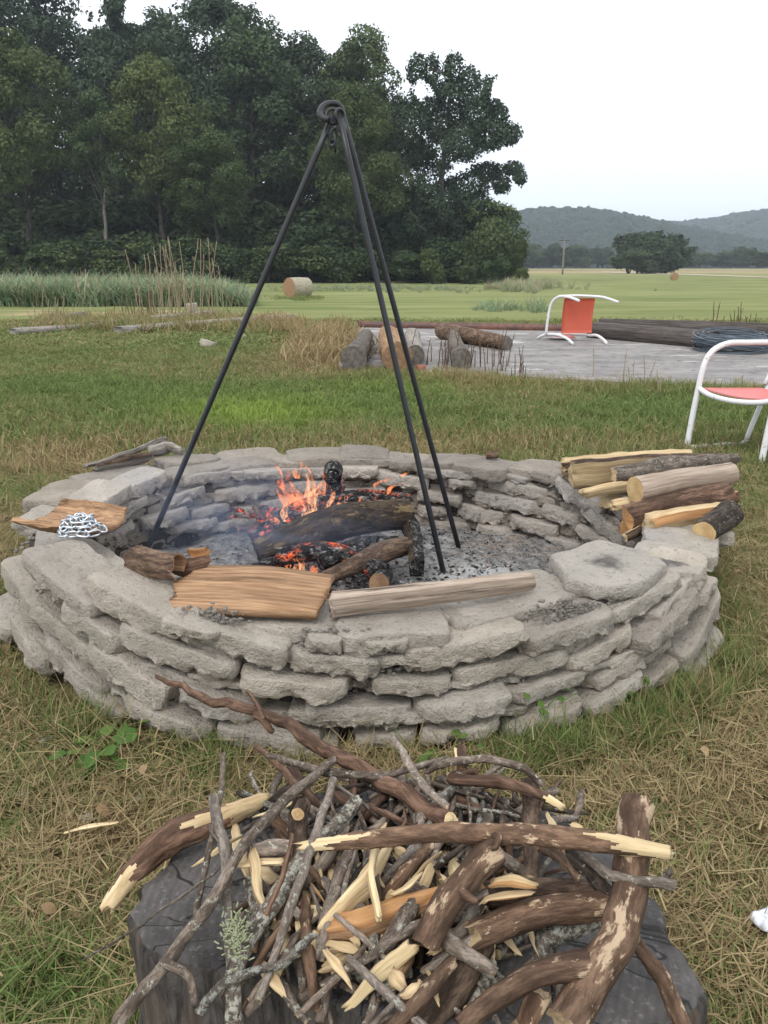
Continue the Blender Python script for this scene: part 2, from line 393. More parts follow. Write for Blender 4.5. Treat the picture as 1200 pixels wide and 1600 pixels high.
M['wood_dark'] = mat('dark_rotten_wood', wood((.05, .04, .034), (.13, .11, .095), crackc=(.015, .012, .01)))
M['end_yellow'] = mat('cut_end_yellow', endgrain((.46, .31, .15), (.62, .46, .25), (.30, .17, .07)))
M['end_pale'] = mat('cut_end_pale', endgrain((.40, .30, .19), (.56, .43, .28), (.25, .17, .10)))
M['end_grey'] = mat('cut_end_grey', endgrain((.10, .09, .078), (.20, .18, .155), (.05, .043, .036)))
M['end_brown'] = mat('cut_end_brown', endgrain((.20, .12, .07), (.33, .21, .12), (.08, .045, .028)))

def f_char(n):
    v = n.coord(attr='ac', scale=(1, 1, .55)); c = n.vor(v, 95, 'DISTANCE_TO_EDGE'); a = n.noise(v, 40, 5, .7)
    base = n.mixc(n.ramp(a, [(.42, (0, 0, 0)), (.62, (1, 1, 1))]), (.012, .011, .011), (.045, .042, .04))
    ash = n.ramp(n.noise(v, 60, 5, .75), [(.52, (0, 0, 0)), (.64, (1, 1, 1))]); base = n.mixc(n.math('MULTIPLY', ash, .7), base, (.36, .35, .34))
    n.col(base); n.rough(.9, .2); n.bump(n.math('ADD', n.ramp(c, [(0, (0, 0, 0)), (.14, (1, 1, 1))]), a), .9, .008)
M['char'] = mat('charcoal', f_char)
def f_ember(n):
    f_char(n); v = n.coord(attr='ac', scale=(1, 1, .6)); k = n.ramp(n.vor(v, 100, 'DISTANCE_TO_EDGE'), [(.0, (1, 1, 1)), (.16, (0, 0, 0))])
    z = n.ramp(n.noise(v, 20, 3, .6), [(.50, (0, 0, 0)), (.66, (1, 1, 1))]); g = n.math('MULTIPLY', k, z)
    n.b.inputs['Emission Color'].default_value = (1, .13, .02, 1); n.l(n.math('MULTIPLY', g, .9), n.b.inputs['Emission Strength'])
M['ember'] = mat('glowing_charcoal', f_ember)
def f_coal(n):
    f_char(n); v = n.coord('Position'); z = n.ramp(n.noise(v, 55, 3, .6), [(.50, (0, 0, 0)), (.68, (1, 1, 1))])
    n.b.inputs['Emission Color'].default_value = (1, .10, .015, 1); n.l(n.math('MULTIPLY', z, .8), n.b.inputs['Emission Strength'])
M['coal'] = mat('red_hot_coal', f_coal)
def f_ash(n):
    v = n.coord('Position'); a = n.noise(v, 22, 8, .75); b = n.noise(v, 110, 4, .7); big = n.noise(v, 3.2, 3, .5)
    c = n.ramp(a, [(.34, (.07, .068, .066)), (.48, (.24, .235, .23)), (.62, (.44, .43, .42))])
    c = n.mixc(n.ramp(b, [(.34, (.6, .6, .6)), (.44, (0, 0, 0))]), c, (.05, .048, .046))
    # pale fluffy ash heap on the right of the fire
    g = n.n('ShaderNodeVectorMath', operation='DISTANCE'); n.l(v, g.inputs[0]); g.inputs[1].default_value = (.34, 2.52, .03)
    m = n.ramp(n.math('ADD', g.outputs['Value'], n.math('MULTIPLY', n.noise(v, 9, 4, .6), .22)), [(.2, (1, 1, 1)), (.36, (0, 0, 0))])
    c = n.mixc(n.math('MULTIPLY', m, .85), c, n.mixc(n.ramp(b, [(.35, (0, 0, 0)), (.6, (1, 1, 1))]), (.36, .35, .34), (.62, .61, .60)))
    n.col(c); n.rough(1., .05); n.bump(n.math('ADD', a, n.math('MULTIPLY', b, .5)), 1., .02)
def f_cinder(n):
    a = n.noise(n.coord('Position'), 48, 3, .6); n.col(n.ramp(a, [(.42, (.025, .024, .024)), (.5, (.14, .137, .134)), (.58, (.36, .355, .35))])); n.rough(.95, .1)
M['cinder'] = mat('cinders', f_cinder)
M['ash'] = mat('ash_bed', f_ash)
def f_metal(c, r=.45, m=0.):
    def f(n):
        a = n.noise(n.coord('Object'), 40, 4, .6); n.col(n.mixc(n.ramp(a, [(.4, (0, 0, 0)), (.7, (1, 1, 1))]), c, tuple(x*1.5 for x in c)))
        n.rough(r, .5); n.b.inputs['Metallic'].default_value = m; n.bump(a, .2, .002)
    return f
M['iron'] = mat('black_iron', f_metal((.011, .012, .015), .4))
M['zinc'] = mat('galvanised_steel', f_metal((.50, .53, .56), .3, .85))
M['wire'] = mat('grey_wire', f_metal((.10, .125, .15), .45, .4))
def paint(c, worn, amt=.62, sc=20):
    def f(n):
        v = n.coord('Object'); a = n.noise(v, sc, 5, .7); n.col(n.mixc(n.ramp(a, [(amt, (0, 0, 0)), (amt+.05, (1, 1, 1))]), c, worn)); n.rough(.5, .4); n.bump(a, .15, .002)
    return f
M['white_paint'] = mat('white_tube_paint', paint((.70, .70, .705), (.38, .30, .23), .61, 26))
M['red_mesh'] = mat('faded_red_sling', paint((.50, .085, .045), (.42, .12, .07), .55))
M['pink_mesh'] = mat('sun_faded_red_sling', paint((.58, .16, .15), (.50, .19, .17), .55, 40))
M['rust'] = mat('rusty_steel', paint((.09, .045, .038), (.16, .07, .045), .5, 6))
M['timber'] = mat('dark_timber', wood((.055, .045, .042), (.14, .125, .12), scale=60, crackc=(.02, .018, .016)))
M['cloth'] = mat('white_paper', paint((.72, .75, .82), (.62, .66, .74), .6, 9))
M['red_brick'] = mat('red_brick', paint((.30, .10, .07), (.22, .09, .07), .5, 9))
def f_hay(n):
    v = n.coord('Object'); a = n.noise(n.coord('Object', scale=(1, 8, 1)), 9, 5, .7); n.col(n.mixc(n.ramp(a, [(.35, (0, 0, 0)), (.65, (1, 1, 1))]), (.24, .21, .15), (.44, .41, .32))); n.rough(.95, .1); n.bump(a, .6, .03)
M['hay_side'] = mat('weathered_hay', f_hay)
def f_hay2(n):
    a = n.noise(n.coord('Object'), 18, 5, .75); n.col(n.mixc(n.ramp(a, [(.35, (0, 0, 0)), (.65, (1, 1, 1))]), (.20, .115, .065), (.42, .27, .16))); n.rough(.95, .1); n.bump(a, .6, .03)
M['hay_end'] = mat('brown_hay_end', f_hay2)
def f_slab(n):
    v = n.coord('Position'); a = n.noise(n.coord('Position', scale=(.7, 1.2, 1)), 1.8, 7, .7, .3); b = n.noise(v, 9, 5, .7)
    c = n.mixc(n.ramp(a, [(.38, (0, 0, 0)), (.6, (1, 1, 1))]), (.17, .16, .155), (.27, .255, .245))
    c = n.mixc(n.ramp(n.noise(n.coord('Position', scale=(.5, 1.5, 1)), 1.3, 7, .7, .5), [(.57, (0, 0, 0)), (.63, (1, 1, 1))]), c, (.50, .48, .455))
    c = n.mixc(n.ramp(b, [(.36, (.6, .6, .6)), (.46, (0, 0, 0))]), c, (.07, .062, .055)); n.col(c); n.rough(.8, .25); n.bump(b, .3, .01)
M['slab'] = mat('stained_slab', f_slab)

def f_blade(green, lime, straw, straw2, trans=.25):
    def f(n):
        r = n.attr('rnd'); d = n.attr('dry', 'INSTANCER')
        t = n.math('ADD', d, n.math('MULTIPLY', n.math('SUBTRACT', r, .5), .95)); m = n.ramp(t, [(.42, (0, 0, 0)), (.58, (1, 1, 1))])
        r2 = n.math('FRACT', n.math('MULTIPLY', r, 13.7)); t2 = n.attr('lime', 'INSTANCER')
        g = n.mixc(r2, tuple(x*.7 for x in green), tuple(x*1.35 for x in green)); g = n.mixc(t2, g, lime)
        s = n.mixc(r2, straw, straw2); c = n.mixc(m, g, s); n.col(c); n.rough(.75, .2)
        tr = n.n('ShaderNodeBsdfTranslucent'); n.l(c, tr.inputs[0]); mx = n.n('ShaderNodeMixShader'); mx.inputs[0].default_value = trans
        n.l(n.b.outputs[0], mx.inputs[1]); n.l(tr.outputs[0], mx.inputs[2]); n.l(mx.outputs[0], n.out.inputs[0])
    return f
M['grass'] = mat('grass_blades', f_blade((.14, .19, .058), (.24, .32, .065), (.42, .335, .18), (.23, .165, .085)))
M['reed'] = mat('reed_blades', f_blade((.21, .29, .17), (.23, .32, .055), (.45, .38, .26), (.34, .28, .17)))
def f_ground(n):
    v = n.coord('Position'); d = n.attr('dry'); far = n.attr('far')
    a = n.noise(v, 3.1, 6, .7); b = n.noise(v, 24, 5, .7); c0 = n.noise(n.coord('Position', scale=(.3, 1, 1)), .35, 5, .65)
    near = n.mixc(n.ramp(b, [(.35, (0, 0, 0)), (.62, (1, 1, 1))]), (.055, .045, .025), (.20, .16, .085))
    g = n.mixc(n.ramp(b, [(.35, (0, 0, 0)), (.65, (1, 1, 1))]), (.05, .075, .022), (.12, .155, .05))
    t = n.math('ADD', d, n.math('MULTIPLY', n.math('SUBTRACT', a, .5), .7)); c = n.mixc(n.ramp(t, [(.3, (0, 0, 0)), (.7, (1, 1, 1))]), g, near)
    fg = n.mixc(n.ramp(c0, [(.35, (0, 0, 0)), (.65, (1, 1, 1))]), (.135, .165, .06), (.25, .26, .115))
    ft = n.mixc(n.ramp(c0, [(.35, (0, 0, 0)), (.65, (1, 1, 1))]), (.24, .20, .10), (.38, .32, .18))
    t = n.math('ADD', d, n.math('MULTIPLY', n.math('SUBTRACT', c0, .5), .4)); f2 = n.mixc(n.ramp(t, [(.42, (0, 0, 0)), (.58, (1, 1, 1))]), fg, ft)
    n.col(n.mixc(far, c, f2)); n.rough(1, .05); n.bump(b, .8, .03)
M['ground'] = mat('turf_ground', f_ground)
def leaf(c1, c2, trans=.2):
    def f(n):
        r = n.attr('rnd'); o = n.rnd(); c = n.mixc(r, c1, c2); c = n.mixc(1., c, n.ramp(o, [(0, (.8, .86, .85)), (1, (1.2, 1.12, 1.0))]), 'MULTIPLY'); n.col(c); n.rough(.7, .2)
        tr = n.n('ShaderNodeBsdfTranslucent'); n.l(c, tr.inputs[0]); mx = n.n('ShaderNodeMixShader'); mx.inputs[0].default_value = trans
        n.l(n.b.outputs[0], mx.inputs[1]); n.l(tr.outputs[0], mx.inputs[2]); n.l(mx.outputs[0], n.out.inputs[0])
    return f
M['leaf_dark'] = mat('dark_oak_leaves', leaf((.030, .052, .032), (.072, .105, .06)))
M['leaf_mid'] = mat('mid_green_leaves', leaf((.040, .066, .030), (.095, .132, .056)))
M['leaf_olive'] = mat('olive_leaves', leaf((.045, .070, .026), (.105, .135, .05)))
M['leaf_shrub'] = mat('undergrowth_leaves', leaf((.028, .050, .025), (.07, .105, .045)))
M['leaf_weed'] = mat('weed_leaves', leaf((.07, .14, .03), (.14, .24, .06), .3))
M['trunk'] = mat('tree_bark', bark((.05, .045, .038), (.13, .12, .10), scale=4, bdist=.05))
M['trunk_pale'] = mat('pale_tree_bark', bark((.20, .19, .165), (.36, .34, .30), scale=4, bdist=.03))
M['hill'] = mat('hill_soil', lambda n: (n.col((.03, .045, .022)), n.rough(1, .05)))
M['canopy'] = mat('far_canopy', leaf((.010, .024, .017), (.026, .048, .032), .0))
M['dirt'] = mat('pale_track', lambda n: (n.col((.42, .36, .27)), n.rough(1, .05)))

# ------------------------------------------------------------------ ground sheet
PATCH = [(130, 488, 220, 8, .38), (420, 505, 120, 8, .25), (400, 650, 130, 26, -.6), (330, 628, 90, 16, -.35), (800, 700, 260, 20, .33), (120, 725, 140, 28, .33), (700, 655, 150, 25, -.25), (1000, 660, 120, 35, -.15), (850, 1130, 170, 70, -.42),
         (1150, 800, 90, 110, -.12), (330, 1185, 130, 45, -.38), (160, 1290, 120, 80, .15), (1050, 1400, 140, 120, .12), (60, 1550, 110, 80, -.35), (90, 1160, 90, 50, -.1),
         (960, 1250, 140, 60, .05), (60, 905, 60, 60, .0), (500, 540, 70, 30, .5), (450, 590, 60, 25, .2), (260, 690, 120, 12, .25), (110, 600, 130, 40, -.2), (900, 582, 320, 12, .25)]
def dryf(x, y):
    z = gz(x, y); px, py = proj(x, y, z)
    b = np.interp(py, [400, 425, 427, 440, 480, 500, 520, 560, 620, 680, 720, 900, 1100, 1250, 1600], [.62, .62, .5, .18, .12, .30, .30, .26, .24, .33, .46, .46, .50, .53, .52])
    for cx, cy, rx, ry, v in PATCH: b = b+v*np.exp(-((px-cx)/rx)**2-((py-cy)/ry)**2)
    b = b + .42*v2(x, y, 1.1, 5)*np.clip(1.2-y/40, .1, 1) + .46*v2(x, y, 4, 9)*np.clip(1-y/12, 0, 1)
    return b
def limef(x, y):
    px, py = proj(x, y, gz(x, y)); o = np.exp(-((px-400)/130)**2-((py-650)/24)**2) + .35*np.exp(-((px-700)/200)**2-((py-605)/14)**2)
    return np.clip(o, 0, 1)
rr_ = np.concatenate([np.linspace(-6, -.5, 8), .0+np.geomspace(.45, 3200, 330)])
tt_ = np.concatenate([np.linspace(-5, -1.0, 14)[:-1], np.linspace(-1.0, 1.0, 200), np.linspace(1.0, 5, 14)[1:]])
YY, TT = np.meshgrid(rr_, tt_, indexing='ij'); XX = TT*(np.abs(YY)*1.0+3)
ZZ = gz(XX, YY) + .05*v2(XX, YY, .55, 3)*np.clip((YY-4)/6, 0, 1) + .012*v2(XX, YY, 5, 4)*np.clip(1.4-YY/10, 0, 1)
ni, nj = XX.shape; idx = np.arange(ni*nj).reshape(ni, nj)
Qg = np.stack([idx[:-1, :-1], idx[:-1, 1:], idx[1:, 1:], idx[1:, :-1]], -1).reshape(-1, 4)
Qg = Qg[:, ::-1]
far = np.clip((YY-10)/5, 0, 1)
me = mesh('ground', np.stack([XX, YY, ZZ-.004], -1).reshape(-1, 3), Qg[:, ::-1], M['ground'], None, {'dry': dryf(XX, YY).ravel(), 'far': far.ravel()})
tag(obj('ground', me), 'rough grass ground running back to the far fields', kind='structure')
if me.polygons[0].normal.z < 0: me.flip_normals()
def gtop(x, y): return gz(x, y) + .05*v2(x, y, .55, 3)*np.clip((y-4)/6, 0, 1) + .012*v2(x, y, 5, 4)*np.clip(1.4-y/10, 0, 1) - .004

# ------------------------------------------------------------------ hills
def hill(name, ridge, y0, yr, label, n=120):
    xs = np.array([pY(px, py, yr) for px, py in ridge]); zx = xs[:, 0]; zz = xs[:, 2]
    X = np.linspace(zx[0], zx[-1], n); t = np.linspace(-1, 1, 50)
    XG, TG = np.meshgrid(X, t, indexing='ij'); YG = yr+np.abs(yr-y0)*TG
    prof = np.where(TG < 0, .5+.5*np.cos(pi*np.abs(TG)**.85), 1-.3*TG)
    hz = np.interp(XG, zx, zz)
    base = gz(XG, YG)-4
    Z = base+(hz-base)*prof + 9*fbm(np.stack([XG*.009, YG*.009, XG*0], -1), 31, 3)*(1-np.abs(TG))*np.abs(np.sin(TG*3))
    ii = np.arange(Z.size).reshape(Z.shape); Q = np.stack([ii[:-1, :-1], ii[1:, :-1], ii[1:, 1:], ii[:-1, 1:]], -1).reshape(-1, 4)
    me = mesh(name, np.stack([XG, YG, Z], -1).reshape(-1, 3), Q, M['hill']); tag(obj(name, me), label, kind='structure')
    def at(u, v):
        i = np.clip(((u)*(n-1)).astype(int), 0, n-1); j = np.clip((v*49).astype(int), 0, 49); return np.stack([XG[i, j], YG[i, j], Z[i, j]], -1)
    return at
hillA = hill('hill', [(300, 347), (600, 342), (790, 343), (850, 338), (910, 338), (960, 345), (1010, 357), (1060, 369), (1120, 383), (1200, 397), (1330, 412)], 620, 1050, 'nearer wooded hill')
hillB = hill('hill', [(900, 360), (1000, 357), (1060, 357), (1100, 352), (1150, 344), (1200, 336), (1300, 328), (1500, 315), (1800, 310), (2300, 330)], 900, 1450, 'farther wooded ridge on the right')

# ------------------------------------------------------------------ scattering of uncountable stuff
hid = bpy.data.collections.new('tuft_library')
def lib_obj(name, me):
    o = bpy.data.objects.new(name, me); hid.objects.link(o); return o
def scatter(name, P, rot, scale, variants, dry, lime, label=None, kind='stuff', pick=None):
    c = bpy.data.collections.new(name+'_tufts'); 
    for v in variants: c.objects.link(v)
    m = bpy.data.meshes.new(name); m.vertices.add(len(P)); m.vertices.foreach_set('co', np.asarray(P, np.float32).ravel())
    a = m.attributes.new('irot', 'FLOAT_VECTOR', 'POINT'); a.data.foreach_set('vector', np.asarray(rot, np.float32).ravel())
    a = m.attributes.new('iscale', 'FLOAT_VECTOR', 'POINT'); a.data.foreach_set('vector', np.asarray(scale, np.float32).ravel())
    a = m.attributes.new('dry', 'FLOAT', 'POINT'); a.data.foreach_set('value', np.asarray(dry, np.float32))
    a = m.attributes.new('lime', 'FLOAT', 'POINT'); a.data.foreach_set('value', np.asarray(lime, np.float32))
    a = m.attributes.new('ipick', 'INT', 'POINT'); a.data.foreach_set('value', np.asarray(pick if pick is not None else rng.integers(0, len(variants), len(P)), np.int32))
    o = obj(name, m); tag(o, label, kind=kind)
    g = bpy.data.node_groups.new(name, 'GeometryNodeTree')
    g.interface.new_socket('Geometry', in_out='INPUT', socket_type='NodeSocketGeometry'); g.interface.new_socket('Geometry', in_out='OUTPUT', socket_type='NodeSocketGeometry')
    gi = g.nodes.new('NodeGroupInput'); go = g.nodes.new('NodeGroupOutput'); ip = g.nodes.new('GeometryNodeInstanceOnPoints'); ci = g.nodes.new('GeometryNodeCollectionInfo')
    ci.inputs[0].default_value = c; ci.inputs['Separate Children'].default_value = True; ci.inputs['Reset Children'].default_value = True
    def at(nm, ty): x = g.nodes.new('GeometryNodeInputNamedAttribute'); x.data_type = ty; x.inputs[0].default_value = nm; return x.outputs[0]
    m2p = g.nodes.new('GeometryNodeMeshToPoints')
    g.links.new(gi.outputs[0], m2p.inputs[0]); g.links.new(m2p.outputs[0], ip.inputs['Points'])
    g.links.new(ci.outputs[0], ip.inputs['Instance']); ip.inputs['Pick Instance'].default_value = True
    g.links.new(at('ipick', 'INT'), ip.inputs['Instance Index']); g.links.new(at('irot', 'FLOAT_VECTOR'), ip.inputs['Rotation']); g.links.new(at('iscale', 'FLOAT_VECTOR'), ip.inputs['Scale'])
    g.links.new(ip.outputs[0], go.inputs[0])
    md = o.modifiers.new('scatter', 'NODES'); md.node_group = g
    return o
def blades(n, R0, h, w, lean, curl, seed, material, seg=3, flat=0.):
    r = np.random.default_rng(seed); a = r.uniform(0, 2*pi, n); d = R0*np.sqrt(r.uniform(0, 1, n)); bx, by = d*np.cos(a), d*np.sin(a)
    az = r.uniform(0, 2*pi, n); hh = h*r.uniform(.45, 1.15, n); le = lean*r.uniform(.2, 1.2, n); fl = r.uniform(0, 1, n) < flat
    le = np.where(fl, r.uniform(1.2, 1.52, n), le); cu = curl*r.uniform(.3, 1.3, n); dx, dy = np.cos(az), np.sin(az)
    wa = az+pi/2+r.normal(0, .5, n); wx, wy = np.cos(wa), np.sin(wa); V = []; x, y, z = bx.copy(), by.copy(), np.where(fl, h*r.uniform(.05, .6, n), 0.); ang = le.copy()
    for k in range(seg+1):
        ww = w*r.uniform(.8, 1.2, n)*(1-(k/seg)**1.6*.93)/2
        V.append(np.stack([x-wx*ww, y-wy*ww, z], -1)); V.append(np.stack([x+wx*ww, y+wy*ww, z], -1))
        x = x+dx*np.sin(ang)*hh/seg; y = y+dy*np.sin(ang)*hh/seg; z = z+np.cos(ang)*hh/seg; ang = np.where(fl, ang+.05, ang+cu/seg)
    V = np.stack(V, 1).reshape(-1, 3); b = np.arange(n)[:, None]*(2*(seg+1)); Q = []
    for k in range(seg): Q.append(np.stack([b[:, 0]+2*k, b[:, 0]+2*k+1, b[:, 0]+2*k+3, b[:, 0]+2*k+2], -1))
    rv = np.repeat(r.uniform(0, 1, n), 2*(seg+1))
    rv = np.where(np.repeat(fl, 2*(seg+1)), .5+rv*.5, rv)
    return mesh('tuft', V, np.concatenate(Q), material, None, {'rnd': rv}, True)
def make_lib(nm, k, **kw): return [lib_obj('%s_tuft' % nm, blades(seed=100+i+hash(nm) % 1 + len(nm)*17, **kw)) for i in range(k)]
near_lib = make_lib('near', 5, n=46, R0=.055, h=.055, w=.0026, lean=.75, curl=1.1, material=M['grass'], flat=.30, seg=3)
straw_lib = make_lib('straw', 4, n=12, R0=.08, h=.13, w=.0019, lean=.9, curl=1.3, material=M['grass'], flat=.55, seg=5)
mid_lib = make_lib('middle', 4, n=44, R0=.10, h=.085, w=.006, lean=.6, curl=.8, material=M['grass'], flat=.18, seg=2)
tall_lib = make_lib('tall', 4, n=16, R0=.05, h=.15, w=.0042, lean=.5, curl=1.2, material=M['grass'], flat=.05, seg=4)
far_lib = make_lib('far', 3, n=60, R0=.35, h=.16, w=.022, lean=.5, curl=.6, material=M['grass'], flat=.1, seg=2)
reed_lib = make_lib('reed', 4, n=44, R0=.35, h=1.12, w=.036, lean=.42, curl=1.7, material=M['reed'], seg=4)

SLABP = [pz(528, 577, 0), pz(560, 513, 0), pz(1215, 522, 0), pz(1500, 540, 0), pz(1700, 650, 0), pz(1215, 616, 0), pz(1100, 609, 0), pz(900, 598, 0), pz(700, 587, 0)]
SLABP = np.array([p[:2] for p in SLABP])
STUMP_PX = [(200, 1425), (222, 1382), (300, 1312), (420, 1262), (600, 1235), (800, 1250), (950, 1325), (1058, 1450), (1102, 1558), (1050, 1592), (930, 1618), (760, 1615), (600, 1592), (470, 1552), (350, 1520), (262, 1502), (215, 1465)]
STZ = .265
STP = np.array([pz(a, b, STZ)[:2] for a, b in STUMP_PX]); STC = STP.mean(0)
def inside(x, y, P):
    o = np.zeros(x.shape, bool); n = len(P)
    for i in range(n):
        (x1, y1), (x2, y2) = P[i], P[(i+1) % n]
        c = ((y1 > y) != (y2 > y)) & (x < (x2-x1)*(y-y1)/(y2-y1+1e-12)+x1); o ^= c
    return o
def free(x, y, m=0.):
    e = ((x-EC[0])/(EA+.01-m))**2+((y-EC[1])/(EB+.02-m))**2 > 1
    s = ~inside(x, y, SLABP) & ~inside(x, y, STC+(STP-STC)*.93)
    return e & s
def pts_in(y0, y1, dens, fan=.62, marg=.4):
    area = 0; n = int(dens*(y1-y0)*((y0+y1)*fan+2*marg)); y = np.sqrt(rng.uniform(y0**2, y1**2, n)) if y0 >= 0 else rng.uniform(y0, y1, n)
    x = rng.uniform(-1, 1, n)*(y*fan+marg); k = free(x, y); return x[k], y[k]
def do_scatter(name, x, y, lib, smin, smax, label, zf=gtop, hs=None, tilt=.15, dadd=0.):
    n = len(x); z = zf(x, y); s = rng.uniform(smin, smax, n); sc = np.stack([s, s, s*(hs if hs is not None else 1)], -1)
    rot = np.stack([rng.normal(0, tilt, n), rng.normal(0, tilt, n), rng.uniform(0, 2*pi, n)], -1)
    return scatter(name, np.stack([x, y, z], -1), rot, sc, lib, np.clip(dryf(x, y)+dadd, 0, 1), limef(x, y), label)
x, y = pts_in(.25, 4.2, 900, .56, .35); do_scatter('lawn_grass', x, y, near_lib, .7, 1.35, 'matted green and straw grass around the fire pit')
x, y = pts_in(4.0, 10.5, 260, .56, .4); do_scatter('lawn_grass', x, y, mid_lib, .6, 1.25, 'short green grass behind the fire pit', hs=np.interp(y, [4, 8], [1., .5])*rng.uniform(.7, 1.2, len(x)))
x, y = pts_in(10, 16, 45, .56, 1); do_scatter('field_grass', x, y, far_lib, .4, .7, 'mown grass beyond the slab', hs=rng.uniform(.2, .45, len(x)))
x, y = pts_in(.25, 4.2, 190, .56, .35); do_scatter('lawn_grass', x, y, straw_lib, .6, 1.3, 'long loose straws lying over the lawn', dadd=.12)
# taller grass hugging the wall, the stump and the slab
def ring_pts(n, a0, a1, o0, o1):
    t = rng.uniform(R(a0), R(a1), n); o = rng.uniform(o0, o1, n)
    return EC[0]+(EA+o)*np.cos(t), EC[1]+(EB+o)*np.sin(t)
X = []; Y = []
for n_, a0, a1, o0, o1 in ((300, -76, -30, .04, .16), (90, -30, 10, .03, .12), (100, -170, -115, .02, .1), (70, 170, 205, .02, .1), (100, 10, 170, .02, .1), (14, -115, -80, .03, .06)):
    x, y = ring_pts(n_, a0, a1, o0, o1); X.append(x); Y.append(y)
x = np.concatenate(X); y = np.concatenate(Y); do_scatter('tall_grass', x, y, tall_lib, .3, .85, 'taller green grass growing against the wall base', dadd=-.22, tilt=.2)
n = 260; k = rng.integers(0, len(STP), n); f = rng.uniform(0, 1, n)[:, None]; E = STP[k]*(1-f)+STP[(k+1) % len(STP)]*f; E = STC+(E-STC)*rng.uniform(1.0, 1.18, n)[:, None]
do_scatter('tall_grass', E[:, 0], E[:, 1], tall_lib, .4, .8, 'longer grass tufts around the stump', dadd=-.2, tilt=.25)
# sparse green tall tufts in the lawn and dry weeds before the slab
x, y = pts_in(1.0, 9, 9, .56, .3); do_scatter('tall_grass', x, y, tall_lib, .3, .75, 'scattered longer grass tufts on the lawn', dadd=-.12, tilt=.3)
q = rng.uniform(0, 1, 900); px = 500+q*720; py = np.interp(px, [500, 700, 900, 1220], [582, 590, 601, 618])+rng.normal(0, 5, 900)+4
P = np.array([pz(a, b, 0) for a, b in zip(px, py)]); do_scatter('dry_grass', P[:, 0], P[:, 1], mid_lib, .55, 1.25, 'tall dry grass fringe along the front of the slab', dadd=.18, tilt=.2)
q = rng.normal(0, 1, 160); P = np.array([pz(515+a*22, 545+b*14, 0) for a, b in zip(q, rng.normal(0, 1, 160))]); do_scatter('dry_grass', P[:, 0], P[:, 1], mid_lib, 1.4, 2.9, 'clump of tall straw grass left of the slab logs', dadd=.6, tilt=.25)
q = rng.uniform(0, 1, 420); P = np.array([pg(a, b) for a, b in zip(rng.uniform(60, 470, 420), np.interp(q, [0, 1], [497, 520]))]); do_scatter('dry_grass', P[:, 0], P[:, 1], mid_lib, 1.4, 2.8, 'dry weeds growing over the fallen timbers', dadd=.35, tilt=.25)

# reed bed in front of the wood
n = 2100; pxr = rng.uniform(-160, 395, n); P = np.array([pg(a, b) for a, b in zip(pxr, 468+rng.uniform(-6, 11, n))])
hsc = np.interp(pxr, [-160, 300, 350, 385, 400], [1, 1, .9, .6, .4])
s = rng.uniform(.75, 1.1, n)*hsc; scatter('reed_bed', P, np.stack([rng.normal(0, .1, n), rng.normal(0, .1, n), rng.uniform(0, 6.28, n)], -1), np.stack([s*1.2, s*1.2, s], -1), reed_lib, rng.uniform(0, .45, n), np.zeros(n), 'tall pale green reeds in front of the wood')
# clumps of weeds in the field
def clump(cx, cy, sx, sy, n, lib, s0, s1, dry, label, name='weed_clump'):
    P = np.array([pg(cx+sx*a, cy+sy*b) for a, b in zip(rng.normal(0, 1, n), rng.normal(0, 1, n))])
    s = rng.uniform(s0, s1, n); scatter(name, P, np.stack([rng.normal(0, .2, n), rng.normal(0, .2, n), rng.uniform(0, 6.28, n)], -1), np.stack([s]*3, -1), lib, np.clip(rng.normal(dry, .15, n), 0, 1), np.zeros(n), label)
clump(765, 485, 18, 2, 16, reed_lib, .2, .42, .2, 'green weeds standing in the field behind the slab')
clump(842, 486, 8, 2, 10, reed_lib, .25, .45, .3, 'leafy weeds left of the tipped chair')
clump(815, 450, 26, 3, 90, reed_lib, .5, .95, .62, 'brown brush at the end of the wood')
clump(850, 447, 14, 3, 30, reed_lib, .5, .9, .6, 'brown brush in the field beside the wood')

clump(466, 467, 22, 1.2, 40, far_lib, .5, 1.1, .25, 'longer grass at the foot of the large hay bale', 'field_grass')
clump(600, 452, 130, 2, 260, reed_lib, .25, .55, .35, 'rough grass along the foot of the wood', 'field_grass')
# far canopy on the hills
def crown_blob(seed):
    import bmesh
    bm = bmesh.new(); bmesh.ops.create_icosphere(bm, subdivisions=3, radius=1.); V = np.array([v.co for v in bm.verts]); F = np.array([[v.index for v in f.verts] for f in bm.faces]); bm.free()
    V = V*(1+.55*fbm(V*2.2+seed*5, seed, 3))[:, None]; V[:, 2] *= .85
    return mesh('canopy', V, F, M['canopy'], None, {'rnd': rng.uniform(0, 1, len(V))}, False)
can = [lib_obj('far_crown', crown_blob(i)) for i in range(4)]
for at, n, lab, u0, u1, s0, s1 in ((hillA, 9500, 'wooded canopy of the nearer hill', .25, 1, 4, 7.5), (hillB, 9500, 'wooded canopy of the farther ridge', 0, .8, 5, 9)):
    u = rng.uniform(u0, u1, n); v = rng.uniform(0.0, .62, n); P = at(u, v); P[:, 0] += rng.normal(0, 4, n); s = rng.uniform(s0, s1, n)
    P[:, 2] += s*.4
    scatter('hill_forest', P, rng.uniform(0, 6.28, (n, 3))*[.1, .1, 1], np.stack([s, s, s*rng.uniform(.8, 1.3, n)], -1), can, np.zeros(n), np.zeros(n), lab)

